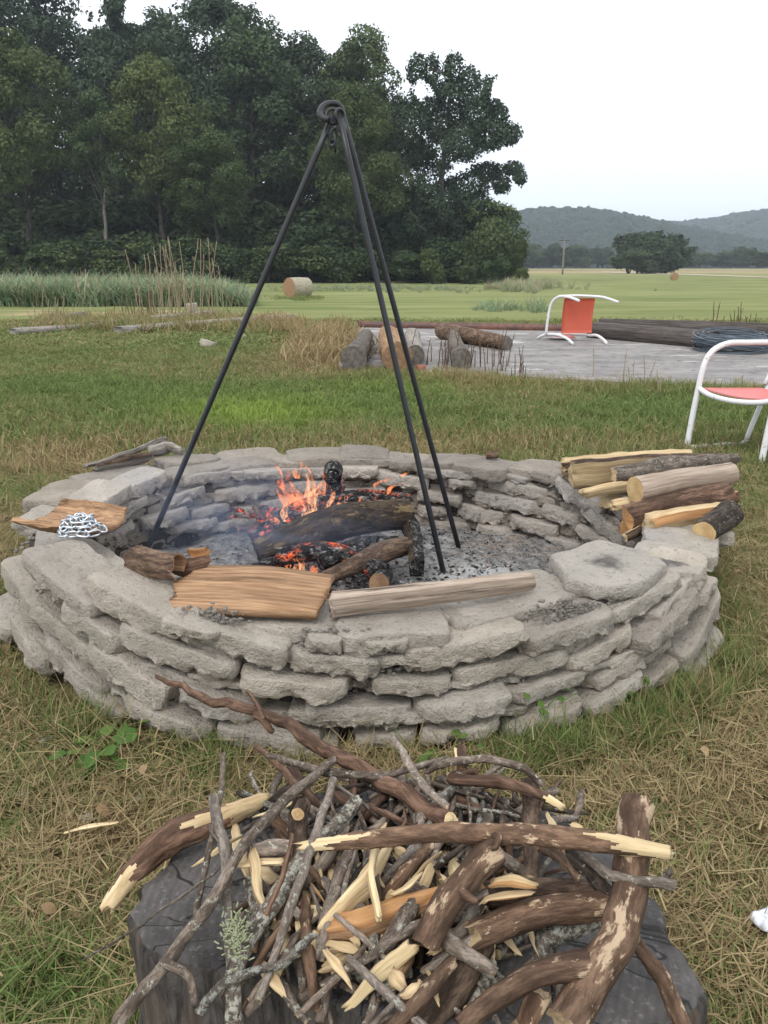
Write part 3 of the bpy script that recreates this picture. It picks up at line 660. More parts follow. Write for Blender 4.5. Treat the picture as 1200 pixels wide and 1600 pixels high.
# ------------------------------------------------------------------ trees
def leaves_mesh(name, blobs, n, size, material, seed, droop=0.):
    """blobs: (x,y,z,rx,ry,rz); leaf clumps on a shell-weighted volume with gaps"""
    r = np.random.default_rng(seed); B = np.array(blobs); w = (B[:, 3]*B[:, 4]+B[:, 3]*B[:, 5]); k = r.choice(len(B), n, p=w/w.sum())
    d = r.normal(0, 1, (n, 3)); d /= np.linalg.norm(d, axis=1)[:, None]; rad = r.uniform(.25, 1, n)**.45*(1+r.normal(0, .07, n))
    P = B[k, :3]+d*rad[:, None]*B[k, 3:6]
    g = fbm(P*.55+seed, seed, 2); keep = g > -.17; P = P[keep]; m = len(P)
    nrm = d[keep]+r.normal(0, .75, (m, 3)); nrm[:, 2] += .4; nrm /= np.linalg.norm(nrm, axis=1)[:, None]
    t = np.cross(nrm, r.normal(0, 1, (m, 3))); t /= np.linalg.norm(t, axis=1)[:, None]+1e-9; b = np.cross(nrm, t)
    s = size*r.uniform(.55, 1.4, m)[:, None]; fold = nrm*s*.25
    V = np.stack([P-t*s, P+b*s*.6+fold, P+t*s, P-b*s*.6+fold], 1).reshape(-1, 3); Q = np.arange(m*4).reshape(-1, 4)
    rv = np.repeat(np.clip(.5+g[keep]*1.0+r.normal(0, .22, m), 0, 1), 4)
    return mesh(name, V, Q, material, None, {'rnd': rv}, False)
def tree_kind(seed, h, spread, trunk_r, material, bark_m, cb=.3, nblob=34, nleaf=11000, size=.26, narrow=1.):
    """trunk with limbs, and a crown of clumps at the limb ends"""
    r = np.random.default_rng(seed); mb = MB(); lean = r.normal(0, .04, 2)*h
    top = np.array([lean[0], lean[1], h*.86]); P = [np.array([0, 0, -.3]), np.array([lean[0]*.2, lean[1]*.2, h*.25]), np.array([lean[0]*.7, lean[1]*.5, h*.55]), top]
    addtube(mb, P, [trunk_r*1.25, trunk_r, trunk_r*.6, trunk_r*.15], 8, 16, wob=.1, seed=seed, kink=.3, single=0); blobs = []
    for k in range(nblob):
        f = cb+(1-cb)*(k+.5)/nblob; a = k*2.4+r.normal(0, .5); zz = h*f
        prof = sin(pi*min(1, (f-cb)/(1-cb)*.86+.16))**.6; rad = spread*prof*r.uniform(.35, 1.)*narrow
        e = np.array([lean[0]*f+cos(a)*rad, lean[1]*f+sin(a)*rad, zz+r.normal(0, h*.02)])
        if f < .9: 
            s0 = np.array([lean[0]*f*.6, lean[1]*f*.6, max(h*.12, zz-rad*.9-1)]); mid = (s0+e)/2+np.array([0, 0, .08*rad]); lr = trunk_r*.35*(1-f*.6)
            addtube(mb, [s0, mid, e], [lr, lr*.6, lr*.2], 5, 7, wob=.08, seed=seed+k, kink=.35, single=0)
        br = spread*r.uniform(.17, .36); blobs.append((*e, br*1.15, br*1.15, br*r.uniform(.6, .85)))
    V = np.concatenate(mb.V); F = [np.concatenate(mb.Q)]+([np.concatenate(mb.T)] if mb.T else [])
    mt = mesh('trunk', V, F, bark_m, None, {'ac': np.concatenate(mb.A)})
    return mt, leaves_mesh('crown', blobs, nleaf, size, material, seed)
def place_tree(name, kind, px, Y, top_py, label, group, cat='tree', sx=1., base_h=None, rz=None):
    """kind meshes are base_h tall; scaled so that the top stands at top_py in the photograph"""
    p = pY(px, 450, Y); x = p[0]; z0 = float(gz(x, Y)); zt = pY(px, top_py, Y)[2]; s = (zt-z0)/base_h
    t = thing(name, (x, Y, z0-.1), label, cat, group, rz if rz is not None else random.uniform(0, 6.28)); t.scale = (s*sx, s*sx, s)
    obj('trunk', kind[0], t); obj('crown', kind[1], t); return t
TH = 20.
K = {'oak': tree_kind(1, TH, 5.6, .34, M['leaf_dark'], M['trunk'], .3, 46, 30000, .155),
     'oak2': tree_kind(2, TH, 5.0, .30, M['leaf_dark'], M['trunk'], .38, 40, 28000, .155),
     'ash': tree_kind(3, TH, 5.2, .26, M['leaf_mid'], M['trunk'], .34, 42, 28000, .155),
     'olive': tree_kind(4, TH, 6.0, .26, M['leaf_olive'], M['trunk'], .42, 36, 26000, .16),
     'tall': tree_kind(5, TH, 4.0, .28, M['leaf_dark'], M['trunk'], .5, 34, 24000, .155),
     'pale': tree_kind(6, TH, 4.6, .22, M['leaf_mid'], M['trunk_pale'], .55, 24, 15000, .155)}
G = 'trees along the edge of the wood'
wood_list = [  # kind, px, Y, top py, label
 ('oak', -130, 80, -60, 'dark oak at the far left of the wood, mostly outside the frame'),
 ('oak2', -20, 84, -70, 'tall dark tree at the left edge of the photo'),
 ('olive', 55, 70, 62, 'olive green rounded tree second from the left edge, standing forward of the wood'),
 ('oak', 110, 88, -55, 'dark tall tree behind the olive tree at the left'),
 ('tall', 190, 86, -8, 'narrow dark tree above the pale forked trunk'),
 ('pale', 172, 69, 130, 'slender tree with pale forked trunk in front of the dark wood'),
 ('olive', 262, 70, 95, 'olive green tree with spreading crown left of the tripod apex'),
 ('oak2', 268, 90, 22, 'dark tree behind the spreading olive tree'),
 ('oak', 345, 84, -22, 'tallest dark tree with pointed top left of the tripod apex'),
 ('ash', 405, 78, 12, 'blue green tall tree just left of the tripod apex'),
 ('olive', 345, 68, 205, 'low olive tree under the tallest dark tree'),
 ('oak2', 470, 82, 58, 'dark tree right behind the tripod apex'),
 ('ash', 528, 80, 50, 'tree with rounded top right of the tripod apex'),
 ('tall', 560, 84, 95, 'narrower tree at the dip in the treeline'),
 ('olive', 555, 68, 140, 'yellow green small tree behind the tripod legs'),
 ('ash', 600, 76, 140, 'mid green tree in the dip left of the big end tree')]
for k, px, Y, tp, lab in wood_list: place_tree('wood_tree', K[k], px, Y*1.42, tp, lab, G, base_h=TH*1.02, sx=random.uniform(.92, 1.1))
for i in range(9):
    px = -140+i*88+random.uniform(-15, 15); tp = np.interp(px, [-140, 0, 330, 450, 560, 640], [0, 30, 40, 110, 170, 230])+random.uniform(-10, 40)
    place_tree('wood_tree', K[['oak', 'oak2', 'tall', 'ash'][i % 4]], px, 140+random.uniform(-7, 14), tp, 'dark tree deep in the wood showing between the front trees', 'trees deep inside the wood', base_h=TH*1.02)
# bare trunks low in the wood
# big end tree, hand laid from its outline
def hand_tree(name, Y, trunk_px, blobs_px, nleaf, size, material, bark_m, label, group=None, seed=5, limbs=True, cat='tree'):
    base = pg(*trunk_px[0]); base = pY(trunk_px[0][0], trunk_px[0][1], Y); z0 = float(gz(base[0], Y)); org = np.array([base[0], Y, z0])
    t = thing(name, tuple(org), label, cat, group); mb = MB(); P = [pY(a, b, Y)-org for a, b in trunk_px]; P[0][2] = -.2
    addtube(mb, P, [.42, .34, .26, .10], 9, 18, wob=.08, seed=seed, kink=.5, single=0); sc = Y/FPX*1.02; bl = []; r = np.random.default_rng(seed)
    for px, py, rx, ry in blobs_px:
        c = pY(px, py, Y)-org; c[1] += r.normal(0, rx*sc*.6); bl.append((*c, rx*sc*1.18, rx*sc*1.0, ry*sc*1.18))
        if limbs:
            T = np.array(P); j = np.argmin(np.abs(T[:, 2]-(c[2]-abs(c[0])*.5))); s0 = T[j]; mid = (s0+c)/2+np.array([0, 0, .3]); addtube(mb, [s0, mid, c], [.13, .08, .03], 5, 8, seed=seed+len(bl), kink=.4, single=0)
    mb.build('trunk', bark_m, t); obj('crown', leaves_mesh('crown', bl, nleaf, size, material, seed), t); return t
hand_tree('wood_tree', 99, [(690, 440), (688, 330), (700, 210), (705, 120)],
 [(652, 112, 13, 22), (676, 108, 11, 20), (708, 112, 14, 18), (735, 125, 15, 18), (663, 150, 26, 22), (700, 155, 22, 20), (640, 195, 22, 20), (765, 150, 15, 22), (742, 180, 24, 22), (690, 195, 24, 20),
  (780, 175, 14, 16), (795, 208, 17, 14), (760, 215, 24, 18), (720, 230, 28, 20), (655, 240, 24, 20), (690, 270, 24, 18), (765, 265, 22, 12), (803, 262, 14, 9), (812, 278, 9, 9), (785, 288, 12, 12), (730, 290, 30, 20),
  (660, 300, 26, 24), (700, 330, 32, 24), (745, 330, 26, 20), (640, 350, 26, 26), (680, 375, 32, 28), (725, 375, 30, 26), (765, 350, 26, 24), (625, 270, 15, 22), (625, 170, 12, 18), (620, 215, 14, 16)],
 52000, .18, M['leaf_dark'], M['trunk'], 'big dark tree with ragged crown at the right end of the wood', G, 21)
hand_tree('wood_tree', 96, [(775, 436), (774, 400), (775, 360), (776, 335)],
 [(760, 335, 24, 18), (785, 345, 24, 20), (800, 370, 22, 20), (770, 375, 32, 26), (805, 400, 18, 22), (745, 400, 26, 26), (780, 415, 30, 20)], 20000, .16, M['leaf_mid'], M['trunk'], 'low rounded green tree at the foot of the big end tree', G, 23)
# undergrowth
shrub_blobs = []
def shrub_kind(seed, material, n=9000, size=.13):
    r = np.random.default_rng(seed); bl = []
    for k in range(12): a = r.uniform(0, 6.28); d = r.uniform(0, 1.6); bl.append((d*cos(a), d*sin(a), r.uniform(.5, 3.2), r.uniform(.6, 1.2), r.uniform(.6, 1.2), r.uniform(.5, 1.)))
    mb = MB()
    for k in range(5): a = r.uniform(0, 6.28); addtube(mb, [(0, 0, -.2), (cos(a)*.5, sin(a)*.5, 1.4), (cos(a)*1.1, sin(a)*1.1, 2.8)], [.05, .04, .015], 5, 6, seed=k, single=0)
    V = np.concatenate(mb.V); return mesh('stem', V, [np.concatenate(mb.Q), np.concatenate(mb.T)], M['trunk'], None, {'ac': np.concatenate(mb.A)}), leaves_mesh('foliage', bl, n, size, material, seed)
SK = [shrub_kind(31, M['leaf_shrub']), shrub_kind(32, M['leaf_shrub']), shrub_kind(33, M['leaf_mid']), shrub_kind(34, M['leaf_olive'])]
def shrub(px, Y, top, kind, label, group, wid=1.):
    p = pY(px, 450, Y); z0 = float(gz(p[0], Y)); zt = pY(px, top, Y)[2]; s = (zt-z0)/4.1
    t = thing('shrub', (p[0], Y, z0-.1), label, 'shrub', group, random.uniform(0, 6.28)); t.scale = (s*wid, s*wid, s); obj('stem', SK[kind][0], t); obj('foliage', SK[kind][1], t)
for row, (Y0, n, t0) in enumerate(((94, 28, 382), (101, 28, 345), (112, 24, 308), (126, 20, 285))):
    for i in range(n):
        px = -150+i*(950/n)+random.uniform(-10, 10)
        if px > (790, 760, 690, 650)[row]: continue
        shrub(px, Y0+random.uniform(-2, 2), t0+random.uniform(-22, 22)+(12 if px > 640 else 0), random.choice([0, 0, 1, 1, 2] + ([3] if row == 0 else [])), 'leafy undergrowth shrub below the trees of the wood', 'undergrowth shrubs along the wood', 1.5)
shrub(675, 90, 378, 3, 'yellow green bush in front of the big end tree', None, .8)
shrub(728, 89, 400, 2, 'green bush at the foot of the end tree', None, 1.1)
shrub(772, 88, 388, 2, 'bright green bush at the right end of the wood', None, 1.)
shrub(812, 87, 412, 3, 'straggly olive bush standing past the end of the wood', None, 1.)
# trees across the fields
GF = 'trees across the far field'
def far_tree(px, Y, base, top, kind, label, sx=1.3, group=GF):
    x = pY(px, base, Y)[0]; z0 = pY(px, base, Y)[2]; zt = pY(px, top, Y)[2]; s = (zt-z0)/4.0; kk = {'oak': 0, 'oak2': 1, 'ash': 2, 'olive': 3}[kind]
    t = thing('field_tree', (x, Y, z0), label, 'tree', group, random.uniform(0, 6.28)); t.scale = (s*sx, s*sx, s); obj('trunk', SK[kk][0], t); obj('crown', SK[kk][1], t)
far_tree(982, 230, 427, 362, 'oak', 'left dark tree of the clump in the middle of the far field', 1.5, None); far_tree(1010, 235, 427, 356, 'oak', 'tallest dark tree of the clump in the middle of the far field', 1.6, None)
far_tree(1040, 228, 427, 368, 'ash', 'right greener tree of the clump in the middle of the far field', 1.4, None)
far_tree(996, 222, 427, 385, 'oak2', 'low tree filling the clump in the far field', 1.6, None)
for i in range(44):
    px = 770+i*16+random.uniform(-5, 5); Y = 400+random.uniform(-25, 60); far_tree(px, Y, 417, 390+random.uniform(-9, 9)-(6 if px < 960 else 0), random.choice(['ash', 'oak', 'olive', 'oak2']), 'green tree in the line at the foot of the hills', 1.6, 'line of trees at the foot of the hills')
# utility pole
p = pY(879, 425, 200); t = thing('utility_pole', tuple(p), 'leaning grey utility pole standing in the far field', 'pole'); mb = MB(); a = pY(882, 372, 200)-p
addtube(mb, [(0, 0, -1), a], [.22, .16], 8, 4, wob=.02, single=0); mb.build('pole', M['trunk_pale'], t); mb = MB(); mb.box(a*.93, (2.2, .18, .18)); mb.build('crossarm', M['trunk'], t)
# dirt track across the far field
V = []; 
for px in range(940, 1400, 20):
    py = np.interp(px, [940, 1060, 1200, 1400], [425, 428.5, 433.5, 441]); 
    a = pg(px, py-.8); b = pg(px, py+.8); a[2] += .05; b[2] += .05; V += [a, b]
V = np.array(V); n = len(V)//2; me = mesh('dirt_track', V, np.array([[2*i, 2*i+1, 2*i+3, 2*i+2] for i in range(n-1)]), M['dirt']); tag(obj('dirt_track', me), 'pale dirt track crossing the far field', kind='structure')
if me.polygons[0].normal.z < 0: me.flip_normals()

# hay bales
def bale(px, py, diam_px, wid, yaw, label):
    p = pg(px, py); r = diam_px/FPX*depth(p)/2; t = thing('hay_bale', tuple(p), label, 'hay bale', None, yaw); w = r*wid
    nS = 40; th = np.linspace(0, 2*pi, nS, endpoint=False); xs = np.linspace(-w, w, 9)
    V = np.array([[x, r*cos(a)*(1-.03*(abs(x)/w)**6), r*.97+r*sin(a)*(1-.03*(abs(x)/w)**6)] for x in xs for a in th]); V += fbm(V*3/r*.6, 5)[:, None]*r*.04
    Q = np.array([[i*nS+k, i*nS+(k+1) % nS, (i+1)*nS+(k+1) % nS, (i+1)*nS+k] for i in range(8) for k in range(nS)]); obj('bale_roll', mesh('bale_roll', V, Q, M['hay_side']), t)
    for s in (-1, 1):
        rings = [1., .7, .4, .15]; W = np.array([[s*w*(1+.02*(1-q)), r*q*cos(a)*.97, r*.97+r*q*sin(a)*.97] for q in rings for a in th]); W[:, 0] += s*fbm(W*6/r, 9)*r*.05
        Q = np.array([[i*nS+k, i*nS+(k+1) % nS, (i+1)*nS+(k+1) % nS, (i+1)*nS+k] for i in range(3) for k in range(nS)]); T = np.array([[3*nS+k, 3*nS+(k+1) % nS, 3*nS+nS//2] for k in range(nS)])
        obj('bale_end', mesh('bale_end', W, [Q, T], M['hay_end']), t)
bale(466, 465, 31, 1.15, R(46), 'large round hay bale at the edge of the wood')
bale(1053, 438, 12, .9, R(80), 'small round hay bale far out in the right field')

# ------------------------------------------------------------------ concrete slab and what lies on it
n = len(SLABP); top = np.c_[SLABP, np.full(n, .03)]; bot = np.c_[SLABP, np.full(n, -.1)]
import bmesh
bm = bmesh.new(); tv = [bm.verts.new(v) for v in top]; bv = [bm.verts.new(v) for v in bot]; bm.faces.new(tv)
for i in range(n): bm.faces.new([tv[i], bv[i], bv[(i+1) % n], tv[(i+1) % n]])
bmesh.ops.recalc_face_normals(bm, faces=bm.faces[:]); me = bpy.data.meshes.new('slab_pavement'); bm.to_mesh(me); bm.free(); me.materials.append(M['slab']); tag(obj('slab_pavement', me), 'old grey concrete slab behind the fire pit', kind='structure')
def beam(name, a, b, w, h, m, label, cat, part='beam'):
    a = np.array(a, float); b = np.array(b, float); L_ = np.linalg.norm(b-a); d = (b-a)/L_; s = np.cross(d, [0, 0, 1]); s /= np.linalg.norm(s); u = np.cross(s, d)
    mb = MB(); nS = 24; prof = np.array([(-.5, -.5), (.5, -.5), (.54, 0), (.5, .5), (-.5, .5), (-.54, 0)])
    V = []; A = []
    for k in range(nS):
        f = k/(nS-1); c = a+d*L_*f
        for x, z in prof: V.append(c+s*x*w+u*z*h+(vn(np.array([f*9, x*3, z*3]), 4))*.04*h*(s+u)); A.append((x*w, z*h, f*L_))
    Q = [[k*6+j, k*6+(j+1) % 6, (k+1)*6+(j+1) % 6, (k+1)*6+j] for k in range(nS-1) for j in range(6)]+[[0, 1, 2, 3], [0, 3, 4, 5], [(nS-1)*6+i for i in (3, 2, 1, 0)], [(nS-1)*6+i for i in (5, 4, 3, 0)]]
    mb.add(np.array(V), Q, ac=np.array(A)); o = mb.build(name, m, org=tuple((a+b)/2-np.array([0, 0, h/2])), smooth=False); tag(o, label, cat); return o
a = pz(560, 514, .0); b = pz(935, 521, 0); beam('steel_beam', a+[0, 0, .06], b+[0, 0, .06], .08, .13, M['rust'], 'long dark red rusty steel beam along the back of the slab', 'beam')
a = pz(925, 530, 0); b = pz(1120, 548, 0); beam('timber_beam', a+[0, 0, .12], b+[0, 0, .12], .24, .22, M['timber'], 'thick dark squared timber lying behind the tipped chair', 'timber')
a = pz(935, 521, 0); b = pz(1260, 532, 0); beam('timber_beam', a+[0, 0, .13], b+[0, 0, .13], .14, .18, M['timber'], 'thinner dark timber along the back edge behind the wire coil', 'timber')
# timbers at the left
for (p0, p1, w, h, lab) in (((430, 505), (467, 498), .16, .10, 'right end of the silver timber nearest the hay bale'), ((20, 524), (168, 514), .2, .10, 'silver weathered timber lying at the left in the grass'),
                            ((185, 522), (455, 500), .2, .12, 'long silver weathered timber lying in the grass below the reeds'), ((150, 512), (330, 493), .2, .10, 'broken grey timber lying behind the long one')):
    if p0[0] == 430: continue
    a = pz(*p0, 0); b = pz(*p1, 0); beam('timber', a+[0, 0, .05], b+[0, 0, .05], w, h, M['wood_silver'], lab, 'timber')

def log(name, P, rad, mats, label, cat='log', group=None, sec='round', rot=0, jag=(0, 0), nside=20, seg=18, wob=.05, seed=0, rough=6., kink=0, mat_fn=None, body='bark', end='cut_wood'):
    V, Q, T, ac, mq, mt = tube(P, rad, nside, seg, sec, rot, wob, seed, jag, rough, True, mat_fn, kink)
    org = np.array([V[:, 0].mean(), V[:, 1].mean(), V[:, 2].min()]); t = thing(name, tuple(org), label, cat, group)
    split_parts(body, end, V, Q, T, ac, mq, mt, mats, t, org); return t
GS = 'logs lying on the slab'
def slab_log(p0, p1, r, mats, lab, seed, **k):
    a = pz(*p0, .03+r[0]); b = pz(*p1, .03+r[-1]); return log('slab_log', [a, (a+b)/2+np.array([random.uniform(-.03, .03), 0, 0]), b], r, mats, lab, 'log', GS, seed=seed, wob=.1, nside=16, **k)
slab_log((553, 560), (572, 524), [.125, .105, .09], (M['bark_grey'], M['end_grey']), 'grey weathered log with hollow dark end, leftmost on the slab', 3)
slab_log((620, 558), (607, 524), [.145, .14, .13], (M['wood_brown'], M['end_brown']), 'brown log with round cut end directly behind the tripod leg', 4)
slab_log((648, 555), (644, 524), [.105, .10, .10], (M['wood_silver'], M['end_grey']), 'white barked log with cracked surface right of the tripod legs', 5)
slab_log((720, 560), (708, 522), [.10, .09, .08], (M['bark_grey'], M['end_grey']), 'pale crumbling log behind the dry weeds on the slab', 6)
slab_log((792, 536), (690, 516), [.085, .10, .11], (M['bark_brown'], M['end_grey']), 'long brown log lying crosswise at the back of the slab', 7)
# small brick
mb = MB(); p = pz(657, 583, 0); mb.box(p+np.array([0, 0, .045]), (.10, .08, .07)); tag(mb.build('brick', M['red_brick'], org=tuple(p), smooth=False), 'small red brick in the dry grass at the slab edge', 'brick')

# ------------------------------------------------------------------ chairs
def pipe(name, P, r, m, parent, org, seg=24, ns=10):
    mb = MB(); addtube(mb, P, r, ns, seg, wob=0, single=0); return mb.build(name, m, parent, org=tuple(org), loc=(0, 0, 0))
# near chair: local frame f=front dir, s= sideways
L1 = np.array([1.79, 4.66, 0]); bk = np.array([.95, .31, 0]); bk /= np.linalg.norm(bk); sd_ = np.array([.47, -.88, 0])*.5
org = L1+sd_*.5+bk*.25; t = thing('garden_chair', tuple(org), 'white tubular garden chair with faded red seat at the right edge', 'chair')
zz = np.array([0, 0, 1.])
for q in (0, 1):
    b0 = L1+sd_*q
    pipe('side_frame', [b0-bk*.04, b0+zz*.30-bk*.01, b0+zz*.52+bk*.03, b0+zz*.60+bk*.14, b0+zz*.605+bk*.32, b0+zz*.60+bk*.52], .0165, M['white_paint'], t, org, 34)
    pipe('rear_frame', [b0+bk*.52+zz*.60, b0+bk*.50+zz*.40, b0+bk*.40+zz*.10, b0+bk*.36+zz*.016, b0+bk*.20+zz*.016, b0-bk*.02+zz*.016], .014, M['white_paint'], t, org, 26)
    pipe('back_post', [b0+bk*.46+zz*.36, b0+bk*.60+zz*.62, b0+bk*.72+zz*.86], .0135, M['white_paint'], t, org, 12)
pipe('front_rail', [L1+zz*.36, L1+sd_*.2+zz*.335-bk*.02, L1+sd_*.5+zz*.325-bk*.03, L1+sd_*.8+zz*.335-bk*.02, L1+sd_+zz*.36], .015, M['white_paint'], t, org, 20)
def sheet(name, corner, eu, ev, m, parent, org, sag=.03, nrm=(0, 0, 1), th=.006, nu=10, nv=10):
    mb = MB(); nrm = np.array(nrm, float); 
    for s in (0, 1):
        V = np.array([corner+eu*(i/nu)+ev*(j/nv)-nrm*(sag*sin(pi*i/nu)*(.6+.4*sin(pi*j/nv))+s*th) for i in range(nu+1) for j in range(nv+1)])
        ii = np.arange((nu+1)*(nv+1)).reshape(nu+1, nv+1); Q = np.stack([ii[:-1, :-1], ii[1:, :-1], ii[1:, 1:], ii[:-1, 1:]], -1).reshape(-1, 4); mb.add(V, Q[:, ::-1] if s else Q)
    ii = np.arange((nu+1)*(nv+1)).reshape(nu+1, nv+1); n1 = (nu+1)*(nv+1); E = list(ii[:, 0])+list(ii[-1, 1:])+list(ii[::-1, -1][1:])+list(ii[0, ::-1][1:-1])
    VV = np.concatenate(mb.V); Q = [[E[k], E[(k+1) % len(E)], E[(k+1) % len(E)]+n1, E[k]+n1] for k in range(len(E))]; mb.Q.append(np.array(Q)); mb.mq.append(np.zeros(len(Q), int))
    return mb.build(name, m, parent, org=tuple(org), loc=(0, 0, 0))
sheet('seat', L1+sd_*.04+zz*.365, sd_*.92, bk*.42-zz*.02, M['pink_mesh'], t, org)
sheet('backrest', L1+sd_*.04+zz*.42+bk*.49, sd_*.92, bk*.22+zz*.42, M['pink_mesh'], t, org, nrm=(-.9, -.45, .3))
# tipped chair on the slab
org = pz(900, 535, .03); t = thing('garden_chair', tuple(org), 'tipped over garden chair with orange red seat lying on the slab', 'chair'); Y1 = org[1]
def q_(l): return [pY(a, b, Y1+dy) for a, b, dy in l]
def floor_(P, lo=.045):
    for p in P: p[2] = max(p[2], lo)
    return P
W = M['white_paint']
pipe('side_frame', floor_(q_([(841, 528, .45), (852, 523, .3), (870, 523, .1), (886, 529, -.15), (895, 538, -.35)])), .018, W, t, org)
pipe('side_frame', floor_(q_([(853, 524, .25), (856, 500, .22), (861, 476, .2), (872, 464, .12), (888, 464, 0), (905, 470, -.15)])), .018, W, t, org)
pipe('top_frame', q_([(874, 463, .12), (900, 462, .2), (928, 463, .2), (945, 465, .1), (966, 472, -.1)]), .016, W, t, org)
pipe('side_frame', floor_(q_([(921, 524, .15), (932, 524, 0), (942, 530, -.15), (948, 538, -.3)])), .018, W, t, org)
pipe('rear_frame', floor_(q_([(853, 524, .3), (880, 522, .35), (905, 523, .35), (925, 524, .25)])), .016, W, t, org)
c0, c1, c2, c3 = q_([(882, 466, .02), (930, 466, .2), (923, 524, .2), (877, 521, .02)])
sheet('seat', c3, c0-c3, c1-c0, M['red_mesh'], t, org, sag=.03, nrm=(.2, -1, 0))
sheet('seat_underside', pY(860, 524, Y1+.3), pY(900, 528, Y1+.2)-pY(860, 524, Y1+.3), np.array([0, .35, .01]), M['red_mesh'], t, org, sag=0.01)
# wire coil
org = pz(1142, 548, .03); t = thing('wire_coil', tuple(org), 'big loose coil of grey fencing wire lying on the slab', 'wire coil')
mb = MB(); th = np.linspace(0, 2*pi, 41)[:-1]; ring = np.array([[cos(a), sin(a), 0] for a in th])
V, Q = [], []
for i, a in enumerate(th):
    for j in range(4): b = j*pi/2+.4; V.append([cos(a)*(1+.014*cos(b)), sin(a)*(1+.014*cos(b)), .014*sin(b)])
Q = [[i*4+j, ((i+1) % 40)*4+j, ((i+1) % 40)*4+(j+1) % 4, i*4+(j+1) % 4] for i in range(40) for j in range(4)]
lm = mesh('wire_loop', np.array(V), np.array(Q), M['wire'], None, {'ac': np.array(V)})
for k in range(58):
    r = random.uniform(.28, .44); o = obj('wire_loop', lm, t, (random.gauss(0, .02), random.gauss(0, .02), .02+.2*random.random()**.8*(1-(r-.28)*1.2)), (random.gauss(0, .06), random.gauss(0, .06), random.uniform(0, 6.3))); o.scale = (r*random.uniform(.95, 1.05), r, r)

# ------------------------------------------------------------------ fire pit wall
pit = thing('fire_pit_wall', (EC[0], EC[1], 0), 'oval dry stacked fire pit wall of rough concrete chunks', 'fire pit'); PO = np.array([EC[0], EC[1], 0])
def stone_mesh(w, d, t, seed, M_=72, exp=3.2, amp=.0155, chip=.05, poly=None):
    th = np.linspace(0, 2*pi, M_, endpoint=False); c, s = np.cos(th), np.sin(th)
    if poly is None:
        q_r = random.Random(seed); poly = []
        for cx, cy in ((-1, -1), (1, -1), (1, 1), (-1, 1)):
            u, v = q_r.uniform(.08, .42), q_r.uniform(.08, .5)
            pr = [(cx, cy*(1-v)), (cx*(1-u), cy)]
            if cx*cy > 0: pr = [(cx*(1-u), cy), (cx, cy*(1-v))][::1]
            poly += pr if cx*cy < 0 else pr[::-1] if False else pr
        poly = sorted([(x*q_r.uniform(.9, 1.04), y*q_r.uniform(.9, 1.05)) for x, y in poly], key=lambda e: atan2(e[1], e[0]))
    r = poly_section(poly, [0]*len(poly), M_)[0]; r = (np.roll(r, 1)+2*r+np.roll(r, -1))/4
    o = fbm(np.stack([c*1.3+seed*2.3, s*1.3, th*0+seed], -1), seed, 4); r = r*(1+chip*1.7*o)
    rings = [(0, -.5), (.4, -.5), (.78, -.5), (.90, -.47), (.955, -.38), (.985, -.24), (1.0, -.06), (1.005, .14), (1.0, .30), (.985, .42), (.955, .485), (.91, .5), (.7, .5), (.35, .5), (0, .5)]
    V = []
    for f, h in rings:
        if f == 0: V.append([[0, 0, h*t]]); continue
        V.append(np.stack([r*f*c*w/2, r*f*s*d/2, np.full(M_, h*t)], -1))
    V = np.vstack(V); k = np.linalg.norm(V, axis=1)
    nz_ = np.stack([fbm(V*38+seed*9+q*31, seed+q, 4) for q in range(3)], -1); low = np.clip(.45-V[:, 2]/t, .15, 1)
    V = V+nz_*amp*low[:, None]*1.5+np.stack([fbm(V*95+seed*3+q*11, seed+q+9, 2) for q in range(3)], -1)*amp*.35*low[:, None]+np.stack([k*0, k*0, .010*fbm(V*9+seed, seed+5, 2)], -1)
    V = V+np.random.default_rng(seed).normal(0, .0011, V.shape)*low[:, None]
    V[:, 2] += (V[:, 0]*random.uniform(-.05, .05)+V[:, 1]*random.uniform(-.05, .05))
    T = []; Q = []; b = 1; m = np.arange(M_); m2 = (m+1) % M_
    T += [np.stack([np.zeros(M_, int), b+m2, b+m], -1)]
    for i in range(len(rings)-3): Q.append(np.stack([b+m, b+m2, b+M_+m2, b+M_+m], -1)); b += M_
    T += [np.stack([b+m, b+m2, np.full(M_, b+M_)], -1)]
    return V, np.vstack(Q), np.vstack(T)
scount = [0]
def stone(center, w, d, t, yaw, m, roll=0., pitch=0., seed=None, label=None, sharp=19, **k):
    scount[0] += 1; sd0 = seed or scount[0]*13+5
    V, Q, T = stone_mesh(w, d, t, sd0, **k); me = mesh('stone', V, [Q, T], m); me.set_sharp_from_angle(angle=R(sharp))
    o = obj('stone', me, pit, tuple(np.array(center)-PO)); o.rotation_euler = (Matrix.Rotation(yaw, 3, 'Z') @ Matrix.Rotation(roll, 3, 'Y') @ Matrix.Rotation(pitch, 3, 'X')).to_euler()
    if label: o['label'] = label
    return o
def tangent(p, a, b):
    t = atan2((p[1]-EC[1])/b, (p[0]-EC[0])/a); tx, ty = -a*sin(t), b*cos(t); nx, ny = b*cos(t), a*sin(t); l = sqrt(nx*nx+ny*ny); l2 = sqrt(tx*tx+ty*ty)
    return np.array([tx/l2, ty/l2, 0]), np.array([nx/l, ny/l, 0])
